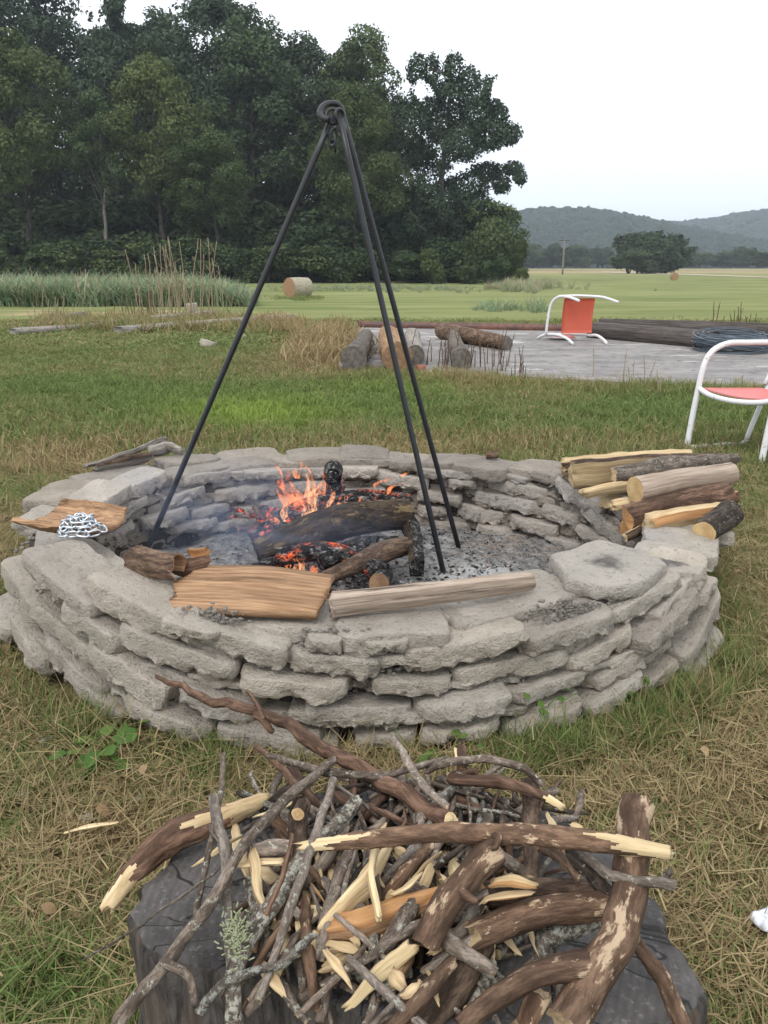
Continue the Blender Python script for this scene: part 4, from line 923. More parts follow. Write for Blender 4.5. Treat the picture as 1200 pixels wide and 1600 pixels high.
def face_stone(px, py, w, h, tilt, m, far, extra=0., dep=.17):
    a, b = (EA, EB) if not far else (EA-.20, EB-.20)
    p = pe(px, py, a, b, far); tg, nr = tangent(p, a, b); D = depth(p)
    r = ray(px, py); r = r/np.linalg.norm(r); fore = max(.42, abs(np.dot(np.cross(tg, [0, 0, 1]), r)/sqrt(1-r[2]**2+1e-9)))
    W = w/FPX*D/fore; W = min(W, .34); t = h/FPX*D*(.68 if not far else .7); inward = -nr if not far else nr
    c = p+inward*(dep/2-random.uniform(-.022, .022)); c[2] = max(c[2], t*.45)
    c = c+inward*extra
    if not far: c = c-inward*.03*max(0, 1-c[2]/WALL_H)
    yaw = atan2(tg[1], tg[0]); rl = R(tilt)
    if (tg[0] > 0): rl = rl
    else: yaw += pi
    stone(c, W*.97, dep, t, yaw, m, roll=rl, pitch=random.uniform(-.05, .05))
OUT = [ # centre px,py, width, height, tilt(+ = right end lower)
 (82, 915, 100, 52, 14), (22, 930, 90, 60, 6), (196, 960, 152, 60, 13), (362, 1006, 172, 56, 10), (525, 1043, 152, 52, 6), (722, 1022, 210, 56, -6), (893, 990, 150, 50, -9), (1025, 946, 100, 50, -12), (1032, 985, 66, 34, -10), (1092, 906, 50, 40, -12),
 (90, 988, 90, 58, 18), (143, 980, 92, 56, 18), (268, 1026, 184, 58, 10), (456, 1072, 182, 52, 6), (648, 1075, 136, 38, 0), (805, 1050, 182, 50, -7), (946, 1018, 114, 50, -12), (1043, 972, 88, 48, -16), (1090, 978, 74, 62, -22),
 (112, 1046, 92, 52, 20), (198, 1050, 134, 66, 16), (334, 1098, 124, 54, 12), (556, 1118, 178, 46, 1), (722, 1102, 148, 46, -5), (858, 1080, 130, 44, -9), (980, 1045, 92, 48, -14), (1085, 1030, 60, 48, -20),
 (265, 1120, 132, 50, 12), (420, 1154, 156, 46, 4), (606, 1160, 108, 40, -2), (720, 1144, 120, 40, -6), (850, 1122, 130, 40, -8), (960, 1084, 100, 42, -14), (40, 1000, 60, 60, 20), (15, 965, 50, 45, 10),
 (1110, 940, 40, 34, -14), (160, 1090, 90, 40, 18), (1040, 1050, 60, 36, -16), (1062, 940, 60, 36, -14), (600, 1008, 90, 30, 0), (300, 985, 90, 28, 10), (485, 1190, 90, 26, 2), (505, 1010, 60, 36, 3)]
for px, py, w, h, tl in OUT: face_stone(px, py, w, h, tl, M['stone'], False)
for lev, py0 in enumerate((955, 1000, 1045, 1090, 1130)):        # thin packing slabs set back in the joints
    for k in range(15):
        px_ = 30+k*76+random.uniform(-16, 16); q_x = (px_-560)/560; py_ = py0+38-48*q_x*q_x*1.6+random.uniform(-5, 5)
        if abs(q_x) > .82: continue
        p_ = pe(px_, py_, EA-.035, EB-.035, False)
        if not .015 < p_[2] < WALL_H-.05: continue
        face_stone(px_, py_, random.uniform(70, 130), random.uniform(22, 34), 12*-q_x, M['stone'], False, dep=.11, extra=.034)
INN = [(331, 752, 108, 24, 0), (240, 762, 72, 32, -6), (173, 783, 66, 34, -10), (296, 779, 72, 26, -4), (388, 770, 102, 28, 0), (203, 803, 84, 28, -10), (262, 811, 74, 30, -6), (333, 799, 66, 24, 0), (200, 834, 44, 32, -10), (388, 800, 44, 22, 0), (413, 741, 62, 20, 0), (302, 824, 80, 22, 0),
 (422, 744, 146, 20, 1), (395, 769, 92, 24, 0), (360, 826, 60, 22, 0), (392, 812, 50, 24, 0), (430, 792, 60, 24, 0), (561, 738, 60, 22, 0), (627, 753, 94, 30, 5), (713, 758, 74, 22, 2), (683, 779, 74, 24, 3), (732, 806, 46, 26, 3), (675, 802, 52, 26, 2), (569, 774, 66, 22, 0),
 (500, 742, 70, 22, 0), (480, 762, 80, 22, 0), (500, 786, 90, 24, 0), (590, 795, 80, 24, 1), (640, 818, 80, 24, 1), (800, 766, 106, 28, 4), (899, 777, 88, 34, 10), (787, 789, 120, 32, 3), (751, 808, 90, 30, 4), (869, 807, 56, 30, 3), (830, 823, 84, 28, 2), (932, 822, 80, 44, 24), (915, 840, 88, 28, 6),
 (815, 842, 60, 16, 0), (874, 850, 54, 24, 2), (721, 757, 44, 20, 0), (770, 838, 60, 26, 2), (700, 828, 70, 24, 2), (700, 742, 90, 20, 1), (450, 815, 70, 22, 0), (540, 815, 90, 22, 0), (790, 750, 70, 16, 2), (890, 752, 70, 18, 4)]
for px, py, w, h, tl in INN: face_stone(px, py, w, h, tl, M['stone_soot'], True, dep=.15)
def cap(px, py, wpx, dep, t, z, m, yaw_add=0., roll=0., pitch=0., label=None, **k):
    p = pz(px, py, z); tg, nr = tangent(p, EA-.1, EB-.1); D = depth(p); yaw = atan2(tg[1], tg[0]); r = ray(px, py); r = r/np.linalg.norm(r); fore = max(.86, abs(np.cross(tg, [0, 0, 1]) @ r)/sqrt(1-r[2]**2))
    if tg[0] < 0: yaw += pi
    p = p.copy(); p[2] = z-t/2; stone(p, min(.40, wpx/FPX*D/fore*.93), dep, t, yaw+R(yaw_add), m, roll=R(roll), pitch=R(pitch), label=label, **k)
Z = WALL_H
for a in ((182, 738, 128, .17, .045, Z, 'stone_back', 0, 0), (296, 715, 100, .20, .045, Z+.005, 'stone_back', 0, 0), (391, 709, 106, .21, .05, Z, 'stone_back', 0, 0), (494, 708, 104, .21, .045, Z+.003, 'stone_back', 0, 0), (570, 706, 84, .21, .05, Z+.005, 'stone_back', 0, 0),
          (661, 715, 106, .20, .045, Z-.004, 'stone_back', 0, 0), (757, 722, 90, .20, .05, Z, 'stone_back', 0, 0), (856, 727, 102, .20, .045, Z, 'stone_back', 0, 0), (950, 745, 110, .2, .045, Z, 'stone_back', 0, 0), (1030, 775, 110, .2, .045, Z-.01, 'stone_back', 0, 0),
          (92, 765, 100, .17, .055, Z+.012, 'stone_back', 8, 0), (75, 803, 92, .16, .045, Z-.005, 'stone', 0, 0), (122, 872, 176, .20, .05, Z+.008, 'stone', 0, 0), (246, 912, 176, .21, .05, Z+.004, 'stone', -3, 0), (420, 950, 186, .20, .055, Z, 'stone', 0, 0), (610, 962, 192, .20, .055, Z, 'stone', 0, 0),
          (785, 925, 208, .23, .05, Z+.004, 'stone', 4, 0), (930, 910, 150, .2, .05, Z-.02, 'stone', 0, 0), (1046, 878, 90, .18, .05, Z+.004, 'stone_ash', 20, 0), (1068, 845, 100, .19, .05, Z-.01, 'stone', 0, 0), (1085, 815, 90, .2, .05, Z-.01, 'stone', 0, 0), (1072, 905, 70, .14, .045, Z-.05, 'stone', 0, 0)):
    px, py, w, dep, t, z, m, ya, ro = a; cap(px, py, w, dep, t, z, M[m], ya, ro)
cap(948, 878, 192, .25, .05, Z+.045, M['stone_ash'], 0, 0, 0, 'large six sided slab with soot marks resting on top of the wall', seed=77, chip=.03, poly=[(-1, -.1), (-.72, -.75), (-.1, -1.), (.75, -.75), (1, .0), (.6, .9), (-.45, .95)], amp=.012)
# small dark stub lying on the back cap
p = pz(768, 715, Z+.01); log('charred_stub', [p+[-.022, 0, .012], p+[.026, 0, .012]], .016, (M['bark_brown'], M['end_brown']), 'small dark wooden stub standing on the back wall', 'wood stub', seed=2, seg=5, nside=12)
# courses on the hidden sides (outer back and inner front), and a core so that the wall is solid
for lev in range(6):
    z = .02+lev*.044
    for k in range(22):
        a = R(10+ (k+.5*(lev % 2))*160/22+random.uniform(-1, 1)); x, y = EC[0]+(EA-.085)*cos(a), EC[1]+(EB-.085)*sin(a)
        tg, nr = tangent(np.array([x, y, 0]), EA, EB); stone((x, y, z+.02), .17*random.uniform(.9, 1.2), .15, .042, atan2(tg[1], tg[0]), M['stone_back'], M_=20)
    for k in range(14):
        a = R(-172+(k+.5*(lev % 2))*164/14+random.uniform(-1, 1)); x, y = EC[0]+(EA-.15)*cos(a), EC[1]+(EB-.15)*sin(a)
        tg, nr = tangent(np.array([x, y, 0]), EA, EB); stone((x, y, z+.02), .2*random.uniform(.9, 1.1), .12, .042, atan2(tg[1], tg[0]), M['stone_soot'], M_=20)
def ring_solid(a0, a1, z0, z1, n=96):
    th = np.linspace(0, 2*pi, n, endpoint=False); V = []
    for off, z in ((a0, z0), (a0, z1), (a1, z1), (a1, z0)): V.append(np.stack([(EA-off)*np.cos(th), (EB-off)*np.sin(th), np.full(n, z)], -1))
    V = np.vstack(V); V[:, :2] *= (1+.02*fbm(V*14, 3))[:, None]; k = np.arange(n); k2 = (k+1) % n; Q = []
    for i in range(4): j = (i+1) % 4; Q.append(np.stack([i*n+k, i*n+k2, j*n+k2, j*n+k], -1))
    return V, np.vstack(Q)[:, ::-1]
V, Q = ring_solid(.065, .155, -.05, WALL_H-.05); obj('mortar_core', mesh('mortar_core', V, Q, M['core']), pit)
# crumbled mortar in the joints
mb = MB()
def chunk(mb, c, s, seed, flat=.7):
    V = np.array([[0, 0, 1], [.894, 0, .447], [.276, .851, .447], [-.724, .526, .447], [-.724, -.526, .447], [.276, -.851, .447], [.724, .526, -.447], [-.276, .851, -.447], [-.894, 0, -.447], [-.276, -.851, -.447], [.724, -.526, -.447], [0, 0, -1]])
    T = [[0, 1, 2], [0, 2, 3], [0, 3, 4], [0, 4, 5], [0, 5, 1], [1, 6, 2], [2, 7, 3], [3, 8, 4], [4, 9, 5], [5, 10, 1], [2, 6, 7], [3, 7, 8], [4, 8, 9], [5, 9, 10], [1, 10, 6], [6, 11, 7], [7, 11, 8], [8, 11, 9], [9, 11, 10], [10, 11, 6]]
    r = np.random.default_rng(seed); V = V*r.uniform(.6, 1.25, (12, 1))*s*np.array([r.uniform(.8, 1.6), r.uniform(.8, 1.2), flat]); a = r.uniform(0, 6.28); Rz = np.array([[cos(a), -sin(a), 0], [sin(a), cos(a), 0], [0, 0, 1]])
    mb.add(V @ Rz.T+np.array(c), T=T)
for k in range(2600):
    a = random.uniform(-pi, pi); o = random.choice([random.uniform(.035, .075), random.uniform(.145, .18)]) if k % 3 else random.uniform(.03, .17); z = random.uniform(.01, WALL_H-.045) if k % 3 else WALL_H-random.uniform(.045, .055)
    chunk(mb, (EC[0]+(EA-o)*cos(a), EC[1]+(EB-o)*sin(a), z), random.uniform(.004, .010), k)
for (px, py, n_, sx) in ((530, 1000, 60, 45), (905, 955, 50, 60), (880, 1010, 40, 40), (760, 1060, 30, 60), (330, 965, 20, 40), (600, 1060, 20, 40)):
    for k in range(n_*6):
        p = pe(px+random.gauss(0, sx*.6), py+random.gauss(0, 8), EA-.03, EB-.03, False); chunk(mb, p, random.uniform(.002, .008), k+n_*7)
tag(mb.build('rubble', M['rubble'], pit, org=tuple(PO), loc=(0, 0, 0), smooth=False), kind='stuff')

# ------------------------------------------------------------------ ash bed
nr_, na_ = 70, 150; rr = np.linspace(0, 1, nr_)[:, None]; th = np.linspace(0, 2*pi, na_, endpoint=False)[None]
X = EC[0]+(EA-.12)*rr*np.cos(th); Y = EC[1]+(EB-.12)*rr*np.sin(th)
def ashz(x, y):
    return .018+.035*np.exp(-((x+.08)/.55)**2-((y-2.45)/.4)**2)+.03*v2(x, y, 5, 3, 3)+.018*v2(x, y, 28, 8, 3)+.035*np.exp(-((x-.34)/.2)**2-((y-2.5)/.18)**2)
Zs = ashz(X, Y); ii = np.arange(nr_*na_).reshape(nr_, na_); Q = np.stack([ii[:-1], ii[1:], np.roll(ii[1:], -1, 1), np.roll(ii[:-1], -1, 1)], -1).reshape(-1, 4)
tag(obj('ash_bed', mesh('ash_bed', np.stack([X, Y, Zs], -1).reshape(-1, 3), Q, M['ash'])), 'grey ash bed inside the ring', kind='stuff')
mb = MB(); mb2 = MB()
for k in range(3400):
    a = random.uniform(0, 2*pi); r = random.random()**.6*.97; x, y = EC[0]+(EA-.2)*r*cos(a), EC[1]+(EB-.2)*r*sin(a); z = float(ashz(np.array(x), np.array(y)))
    chunk(mb, (x, y, z+.002), random.uniform(.002, .0065)*(1.3 if abs(x+.05) < .5 else .7), k+9000, .6)
tag(mb.build('charcoal_bits', M['cinder'], smooth=False), 'broken charcoal strewn over the ash bed', kind='stuff')
for k in range(170):
    x, y = random.gauss(-.28, .06), random.gauss(2.42, .06); chunk(mb2, (x, y, .045+random.random()*.03), random.uniform(.008, .02), k+20000)
for k in range(140):
    x, y = random.gauss(-.22, .12), random.gauss(2.86, .06); chunk(mb2, (x, y, .13+random.random()*.05), random.uniform(.008, .02), k+21000)
tag(mb2.build('hot_coals', M['coal'], smooth=False), 'red hot coals glowing under the burning logs', kind='stuff')
# pale chips and dry straws on the ash at the right
mb = MB()
for k in range(120):
    x, y = random.gauss(.52, .17), random.gauss(2.86, .12); 
    if ((x-EC[0])/(EA-.24))**2+((y-EC[1])/(EB-.24))**2 > 1: continue
    a = random.uniform(0, 6.28); l = random.uniform(.02, .09); z = float(ashz(np.array(x), np.array(y)))+.012; addtube(mb, [(x, y, z), (x+cos(a)*l/2, y+sin(a)*l/2, z+random.uniform(0, .02)), (x+cos(a)*l, y+sin(a)*l, z)], .0012, 4, 4, wob=0, single=0)
tag(mb.build('dry_straw', M['wood_grey']), 'dry straws and bits lying on the ash near the right tripod foot', kind='stuff')

# ------------------------------------------------------------------ burning wood
GB = 'burning wood in the fire'
def flog(pts, rad, mats, label, seed, **k):
    P = [pY(a, b, y+.25) for a, b, y in pts]; return log('burning_log', P, rad, mats, label, 'burning log', GB, seed=seed, **k)
def charred(lo, hi): return lambda fr, th: ((np.cos(th-lo) > hi)).astype(int)
flog([(405, 868, 2.30), (470, 838, 2.36), (545, 812, 2.42), (640, 804, 2.44)], [.048, .058, .058, .052], (M['bark_mossy'], M['char']), 'big charred log with mossy bark lying across the fire', 41, wob=.1, jag=(.01, .01), mat_fn=lambda fr, th: (np.sin(th+.2) < -.35).astype(int))
flog([(395, 848, 2.50), (470, 806, 2.56), (560, 786, 2.60), (640, 790, 2.62)], [.045, .05, .05, .045], (M['ember'], M['char']), 'split log glowing red behind the big charred log', 42, wob=.12, sec='half')
flog([(625, 800, 2.50), (645, 835, 2.36), (652, 888, 2.10)], [.036, .036, .034], (M['bark_mossy'], M['char']), 'blackened log end at the right side of the fire', 43, wob=.1, sec='block', jag=(.005, .006))
flog([(505, 905, 2.06), (560, 880, 2.14), (600, 862, 2.20), (637, 853, 2.24)], [.022, .030, .034, .030], (M['bark_brown'], M['wood_brown']), 'half burnt branch with brown bark in front of the fire', 44, wob=.14, jag=(.01, .012), mat_fn=None)
flog([(575, 868, 2.2), (590, 838, 2.25)], [.014, .008], (M['char'], M['char']), 'burnt stub sticking up from the front branch', 45, seg=6, nside=10, jag=(.002, .004))
flog([(500, 878, 2.18), (560, 855, 2.26), (620, 850, 2.34)], [.03, .032, .028], (M['char'], M['char']), 'charcoal log with ash crust under the big log', 46, wob=.14)
flog([(520, 745, 2.62), (526, 790, 2.60), (530, 812, 2.55)], [.030, .033, .03], (M['ember'], M['char']), 'upright hollow charred log at the back of the fire', 47, wob=.1, seg=10)
flog([(372, 826, 2.62), (400, 822, 2.66), (430, 806, 2.7)], [.012, .014, .011], (M['bark_brown'], M['wood_brown']), 'thin brown stick end poking out left of the fire', 48, seg=8, nside=10)
flog([(400, 790, 2.75), (415, 808, 2.72), (440, 800, 2.76)], [.018, .022, .018], (M['bark_brown'], M['char']), 'short forked branch left behind the flames', 49, seg=8, nside=12)
flog([(430, 870, 2.2), (520, 862, 2.22), (600, 895, 2.12)], [.03, .032, .03], (M['ember'], M['char']), 'ash covered log at the bottom of the fire', 50, wob=.12)
flog([(592, 912, 2.0), (600, 900, 2.16)], [.030, .030], (M['char'], M['end_brown']), 'round log end with brown cut face at the front of the fire', 51, seg=6)
flog([(380, 900, 2.15), (430, 880, 2.24), (470, 900, 2.2)], [.02, .022, .018], (M['char'], M['char']), 'burnt out branch at the left front of the fire', 52, wob=.14)
# open black mouth of the hollow upright log
p = pY(520, 742, 2.84); mb = MB(); addtube(mb, [p+[0, -.03, -.002], p+[0, .05, .01]], [.032, .034], 20, 4, wob=.07, seed=9, single=0, caps=False); addtube(mb, [p+[0, -.03, -.002], p+[0, .045, .01]], [.024, .018], 20, 4, wob=.08, seed=9, single=0)
org = p.copy(); o = mb.build('hollow_log', M['char'], org=tuple(org)); tag(o, 'hollow burnt log mouth facing the viewer behind the flames', 'burning log', GB)

# flames: closed tongues of glowing gas
def flame_mat(name, lo, hi, st):
    m = bpy.data.materials.new(name); m.use_nodes = True; t = m.node_tree; t.nodes.clear(); n = Nd(t, None, t.nodes.new('ShaderNodeOutputMaterial')); f = n.attr('rnd')
    e = n.n('ShaderNodeEmission'); n.l(n.mixc(f, lo, hi), e.inputs[0]); e.inputs[1].default_value = st
    w = n.noise(n.coord('Position', scale=(1, 1, .38)), 42, 4, .65, 1.4); a = n.ramp(n.math('SUBTRACT', w, n.math('MULTIPLY', n.math('POWER', f, 1.6), .22)), [(.42, (0, 0, 0)), (.64, (.66, .66, .66))])
    mx = n.n('ShaderNodeMixShader'); n.l(a, mx.inputs[0]); n.l(n.n('ShaderNodeBsdfTransparent').outputs[0], mx.inputs[1]); n.l(e.outputs[0], mx.inputs[2]); n.l(mx.outputs[0], n.out.inputs['Surface']); return m
M['flame'] = flame_mat('flame_gas', (1, .34, .13), (.95, .16, .06), 1.15); M['flame_hot'] = flame_mat('hot_flame_gas', (1, .52, .25), (1, .22, .08), 1.5)
def tongue(px, py, y, w, h, bend, seed, m=None, label='orange flame tongue rising from the fire', tw=.6):
    r = random.Random(seed); y += .25; base = pY(px, py, y); sc = depth(base)/FPX; W, H = w*sc*.9, h*sc*.9; n, k = 26, 14; V = []
    for i in range(n):
        f = i/(n-1); rad = W/2*(sin(pi*min(1, f*.9+.12))**.8)*(1-f)**.85; cx = bend*sc*f**1.5+W*.35*sin(f*7+seed)*f; cy = W*.2*sin(f*5+seed*2)
        for j in range(k):
            a = 2*pi*j/k; q = 1+.35*vn(np.array([cos(a)*1.4+seed, sin(a)*1.4, f*5.]), seed); ca, sa = cos(a), sin(a); tw_ = tw*f*3+seed
            X_, Y_ = rad*ca*q, rad*.42*sa*q; V.append((cx+X_*cos(tw_*.3)-Y_*sin(tw_*.3), cy+X_*sin(tw_*.3)+Y_*cos(tw_*.3), H*f+.03*H*vn(np.array([ca*2, sa*2, f*4+seed]), seed+2)*f))
    Q = [[i*k+j, i*k+(j+1) % k, (i+1)*k+(j+1) % k, (i+1)*k+j] for i in range(n-1) for j in range(k)]; T = [[(j+1) % k, j, n*k] for j in range(k)]+[[(n-1)*k+j, (n-1)*k+(j+1) % k, n*k+1] for j in range(k)]
    V += [(0, 0, 0), tuple(np.mean(V[-k:], 0))]; o = obj('flame', mesh('flame', np.array(V), [np.array(Q), np.array(T)], m or M['flame'], None, {'rnd': np.concatenate([np.repeat(np.linspace(0, 1, n), k), [0, 1]])}), None, tuple(base)); tag(o, label, 'flame', 'flames over the burning logs'); return o
fl = [(468, 806, 2.56, 50, 104, -20, 1), (450, 792, 2.6, 30, 78, -24, 2), (492, 800, 2.55, 46, 84, 10, 3), (446, 815, 2.5, 34, 62, -8, 4), (512, 796, 2.58, 34, 56, 14, 5), (478, 814, 2.5, 60, 60, -6, 6), (438, 742, 2.62, 12, 30, -8, 7), (502, 780, 2.6, 26, 60, 18, 8), (534, 792, 2.56, 34, 34, 14, 9), (464, 748, 2.6, 20, 44, 6, 10),
      (468, 898, 2.16, 36, 44, -8, 11), (487, 900, 2.15, 26, 30, 6, 12), (450, 892, 2.2, 22, 28, -6, 13), (562, 786, 2.6, 30, 28, 22, 14), (606, 770, 2.62, 26, 22, 30, 15), (585, 762, 2.62, 18, 24, 34, 16), (628, 745, 2.64, 12, 16, 18, 17), (482, 792, 2.62, 34, 96, 6, 18), (462, 800, 2.64, 44, 70, -14, 19), (430, 820, 2.5, 24, 36, -8, 20)]
for a in fl: tongue(*a, m=M['flame_hot'] if a[6] in (6, 11, 3, 18, 4, 5) else M['flame'])

# ------------------------------------------------------------------ tripod
apex = pY(519, 182, 2.72); fL = pz(226, 858, .10); fL = fL+(fL-apex)/(apex[2]-fL[2])*.07; fF = pz(697, 903, .03); fB = pz(718, 852, .03)
t = thing('tripod', (float(apex[0]), float(apex[1]), .03), 'tall black iron cooking tripod standing over the fire', 'tripod'); org = np.array([apex[0], apex[1], .03])
def leg(foot, top, extra, r=.0094): 
    P = [foot-[0, 0, .02], foot+(top-foot)*.3, foot+(top-foot)*.6, foot+(top-foot)*.85, foot+(top-foot)*.95, top]+extra
    mb = MB(); C = np.array(P[:6]); addtube(mb, [P[0], P[5]], r, 14, 14, wob=0, single=0, caps=True)
    if extra: addtube(mb, [P[5]]+extra, r, 14, 60, wob=0, single=0)
    mb.build('leg', M['iron'], t, org=tuple(org), loc=(0, 0, 0))
A2 = lambda a, b, dy=0: pY(a, b, 2.72+dy)
leg(fF, A2(531, 186, -.02), []); leg(fL, A2(521, 180, .0), [])
leg(fB, A2(537, 184, .05), [A2(534, 172, .05), A2(527, 163, .045), A2(513, 162, .03), A2(503, 168, .01), A2(500, 177, -.005), A2(506, 185, -.02), A2(514, 187, -.03)])
def ringpart(name, c, r1, tilt, th_=.005, sc=(1, 1, 1)):
    n1, n2 = 28, 8; V = [((r1+th_*cos(b))*cos(a), (r1+th_*cos(b))*sin(a), th_*sin(b)) for a in np.linspace(0, 2*pi, n1, endpoint=False) for b in np.linspace(0, 2*pi, n2, endpoint=False)]
    Q = [[i*n2+j, ((i+1) % n1)*n2+j, ((i+1) % n1)*n2+(j+1) % n2, i*n2+(j+1) % n2] for i in range(n1) for j in range(n2)]
    o = obj(name, mesh(name, np.array(V), np.array(Q), M['iron']), t, tuple(np.array(c)-org), tilt); o.scale = sc; return o
ringpart('ring', A2(520, 182, 0), .021, (1.3, .5, .2), .005); ringpart('ring', A2(531, 181, 0), .019, (1.5, -.5, .9), .005)
ringpart('chain_link', A2(519, 205, 0), .020, (1.57, .0, .5), .0045, (.7, 1.5, 1)); ringpart('chain_link', A2(524, 222, 0), .018, (1.57, 0.1, 1.6), .0045, (.8, 1.4, 1)); ringpart('hook', A2(521, 214, -.01), .017, (1.57, .3, .1), .005, (.6, 1.6, 1))

# ------------------------------------------------------------------ wood lying on the wall
def pzs(l): return [pz(a, b, z) for a, b, z in l]
log('split_log', pzs([(285, 920, .305), (400, 922, .325), (508, 932, .32)]), [.095, .092, .078], (M['bark_brown'], M['wood_brown']), 'broad brown split slab lying on the front wall left of centre', 'split log', sec='plank', rot=pi/2+.22, jag=(.02, .012), wob=.05, seed=61, nside=72, seg=44, rough=9)
log('split_log', pzs([(518, 946, .318), (660, 930, .326), (830, 908, .325)]), [.028, .027, .023], (M['wood_grey'], M['wood_grey']), 'long squared split log lying on the front wall right of centre', 'split log', sec='block', rot=.35, jag=(.008, .008), wob=.08, seed=62, nside=60, seg=44, rough=9)
# bark curl
def bark_shell(name, P, rad, a0, a1, th_, m_out, m_in, label, cat, seed=0, seg=22, na=22, jag=.02):
    C = resample(P, seg); T_, A_, B_ = frames(C); rr = np.interp(np.linspace(0, 1, seg), np.linspace(0, 1, len(rad)), rad); ang = np.linspace(R(a0), R(a1), na); s = np.concatenate([[0], np.cumsum(np.linalg.norm(np.diff(C, axis=0), axis=1))])
    V = []; AC = []
    for lay in (0, 1):
        for i in range(seg):
            for a in ang:
                q = 1+.09*fbm(np.array([cos(a)*2, sin(a)*2, s[i]*22+seed]), seed, 3); r = rr[i]*q*(1 if lay == 0 else 1-th_)
                e = jag*(vn(np.array([a*3., seed*1., 0]), seed))*(1 if i == seg-1 else (-1 if i == 0 else 0)); V.append(C[i]+A_[i]*r*sin(a)+B_[i]*r*cos(a)+T_[i]*e); AC.append((r*cos(a), r*sin(a), s[i]))
    V = np.array(V); nn = seg*na; ii = np.arange(nn).reshape(seg, na); Q0 = np.stack([ii[:-1, :-1], ii[1:, :-1], ii[1:, 1:], ii[:-1, 1:]], -1).reshape(-1, 4); Q1 = Q0[:, ::-1]+nn
    E = list(ii[:, 0])+list(ii[-1, 1:])+list(ii[::-1, -1][1:])+list(ii[0, ::-1][1:-1]); Q2 = np.array([[E[k], E[k]+nn, E[(k+1) % len(E)]+nn, E[(k+1) % len(E)]] for k in range(len(E))])
    org = np.array([V[:, 0].mean(), V[:, 1].mean(), V[:, 2].min()]); t = thing(name, tuple(org), label, cat)
    for nm, Qs, m in (('outer_bark', Q0, m_out), ('inner_wood', np.vstack([Q1, Q2]), m_in)):
        used = np.unique(Qs); mp_ = np.zeros(len(V), int); mp_[used] = np.arange(len(used)); obj(nm, mesh(nm, V[used]-org, mp_[Qs], m, None, {'ac': np.array(AC)[used]}), t)
    return t
bark_shell('bark_slab', [pz(60, 825, .34)+[0, 0, .16], pz(115, 834, .335)+[0, 0, .17], pz(186, 838, .34)+[0, 0, .14]], [.15, .165, .13], 226, 312, .09, M['wood_brown'], M['wood_brown'], 'curved brown bark slab holding the chain on the left wall', 'bark', 71)
bark_shell('bark_curl', pzs([(212, 872, .355), (245, 884, .352), (278, 888, .35)]), [.034, .036, .036], -35, 215, .12, M['bark_brown'], M['wood_brown'], 'dark rough bark chunk behind the split slab at left', 'bark', 72)
bark_shell('bark_curl', pzs([(279, 874, .335), (300, 876, .34), (326, 872, .345)]), [.04, .042, .04], 150, 385, .10, M['bark_red'], M['wood_orange'], 'small open bark curl with pinkish inside beside the split slab', 'bark', 73)
# rotten wood at back left
log('rotten_wood', pzs([(135, 727, .305), (200, 708, .315), (255, 685, .33)]), [.018, .034, .026], (M['wood_silver'], M['wood_silver']), 'long grey rotten wood strip resting on the back left wall', 'rotten wood', sec='slab', rot=1.2, jag=(.012, .01), wob=.2, seed=63, nside=28, seg=34, rough=8, kink=.006)
log('rotten_wood', pzs([(150, 732, .298), (195, 722, .30), (235, 714, .305)]), [.020, .030, .022], (M['bark_brown'], M['wood_silver']), 'short dark rotten piece under the grey strip at back left', 'rotten wood', sec='slab', rot=.6, jag=(.012, .01), wob=.2, seed=64, nside=24, seg=26, kink=.006)
log('rotten_wood', pzs([(232, 706, .31), (262, 700, .315), (284, 704, .31)]), [.022, .026, .015], (M['wood_silver'], M['wood_silver']), 'stubby grey rotten chunk touching the tripod leg at back left', 'rotten wood', sec='block', rot=.4, jag=(.01, .01), wob=.2, seed=65, nside=20, seg=16, kink=.015)

# chain heap
org = pz(126, 834, .368); ct = thing('steel_chain', tuple(org), 'shiny galvanised chain heaped on the bark slab', 'chain'); n1, n2 = 24, 8; V = []
for a in np.linspace(0, 2*pi, n1, endpoint=False):
    for b in np.linspace(0, 2*pi, n2, endpoint=False): 
        cx = .0075*np.sign(cos(a)) if abs(cos(a)) > 1e-6 else 0; V.append((cx+(.008+.0026*cos(b))*cos(a), (.008+.0026*cos(b))*sin(a), .0026*sin(b)))
Q = np.array([[i*n2+j, ((i+1) % n1)*n2+j, ((i+1) % n1)*n2+(j+1) % n2, i*n2+(j+1) % n2] for i in range(n1) for j in range(n2)]); lk = mesh('chain_link', np.array(V), Q, M['zinc'])
cur = np.array([-.062, -.015, .01]); rnd_ = random.Random(4); path = []
for lap in range(4):
    for k in range(13):
        a = k/13*2*pi+lap; path.append(((.060-.012*lap)*cos(a)*1.0+rnd_.gauss(0, .004), (.034-.006*lap)*sin(a)+rnd_.gauss(0, .003), .008+.011*lap+rnd_.gauss(0, .002)))
for k in range(len(path)-1):
    d = Vector(path[k+1])-Vector(path[k]); o = obj('chain_link', lk, ct, tuple((np.array(path[k])+np.array(path[k+1]))/2)); qd = d.to_track_quat('X', 'Z'); from mathutils import Quaternion
    o.rotation_euler = (qd @ Quaternion((1, 0, 0), (k % 2)*pi/2+.4+rnd_.gauss(0, .3))).to_euler()

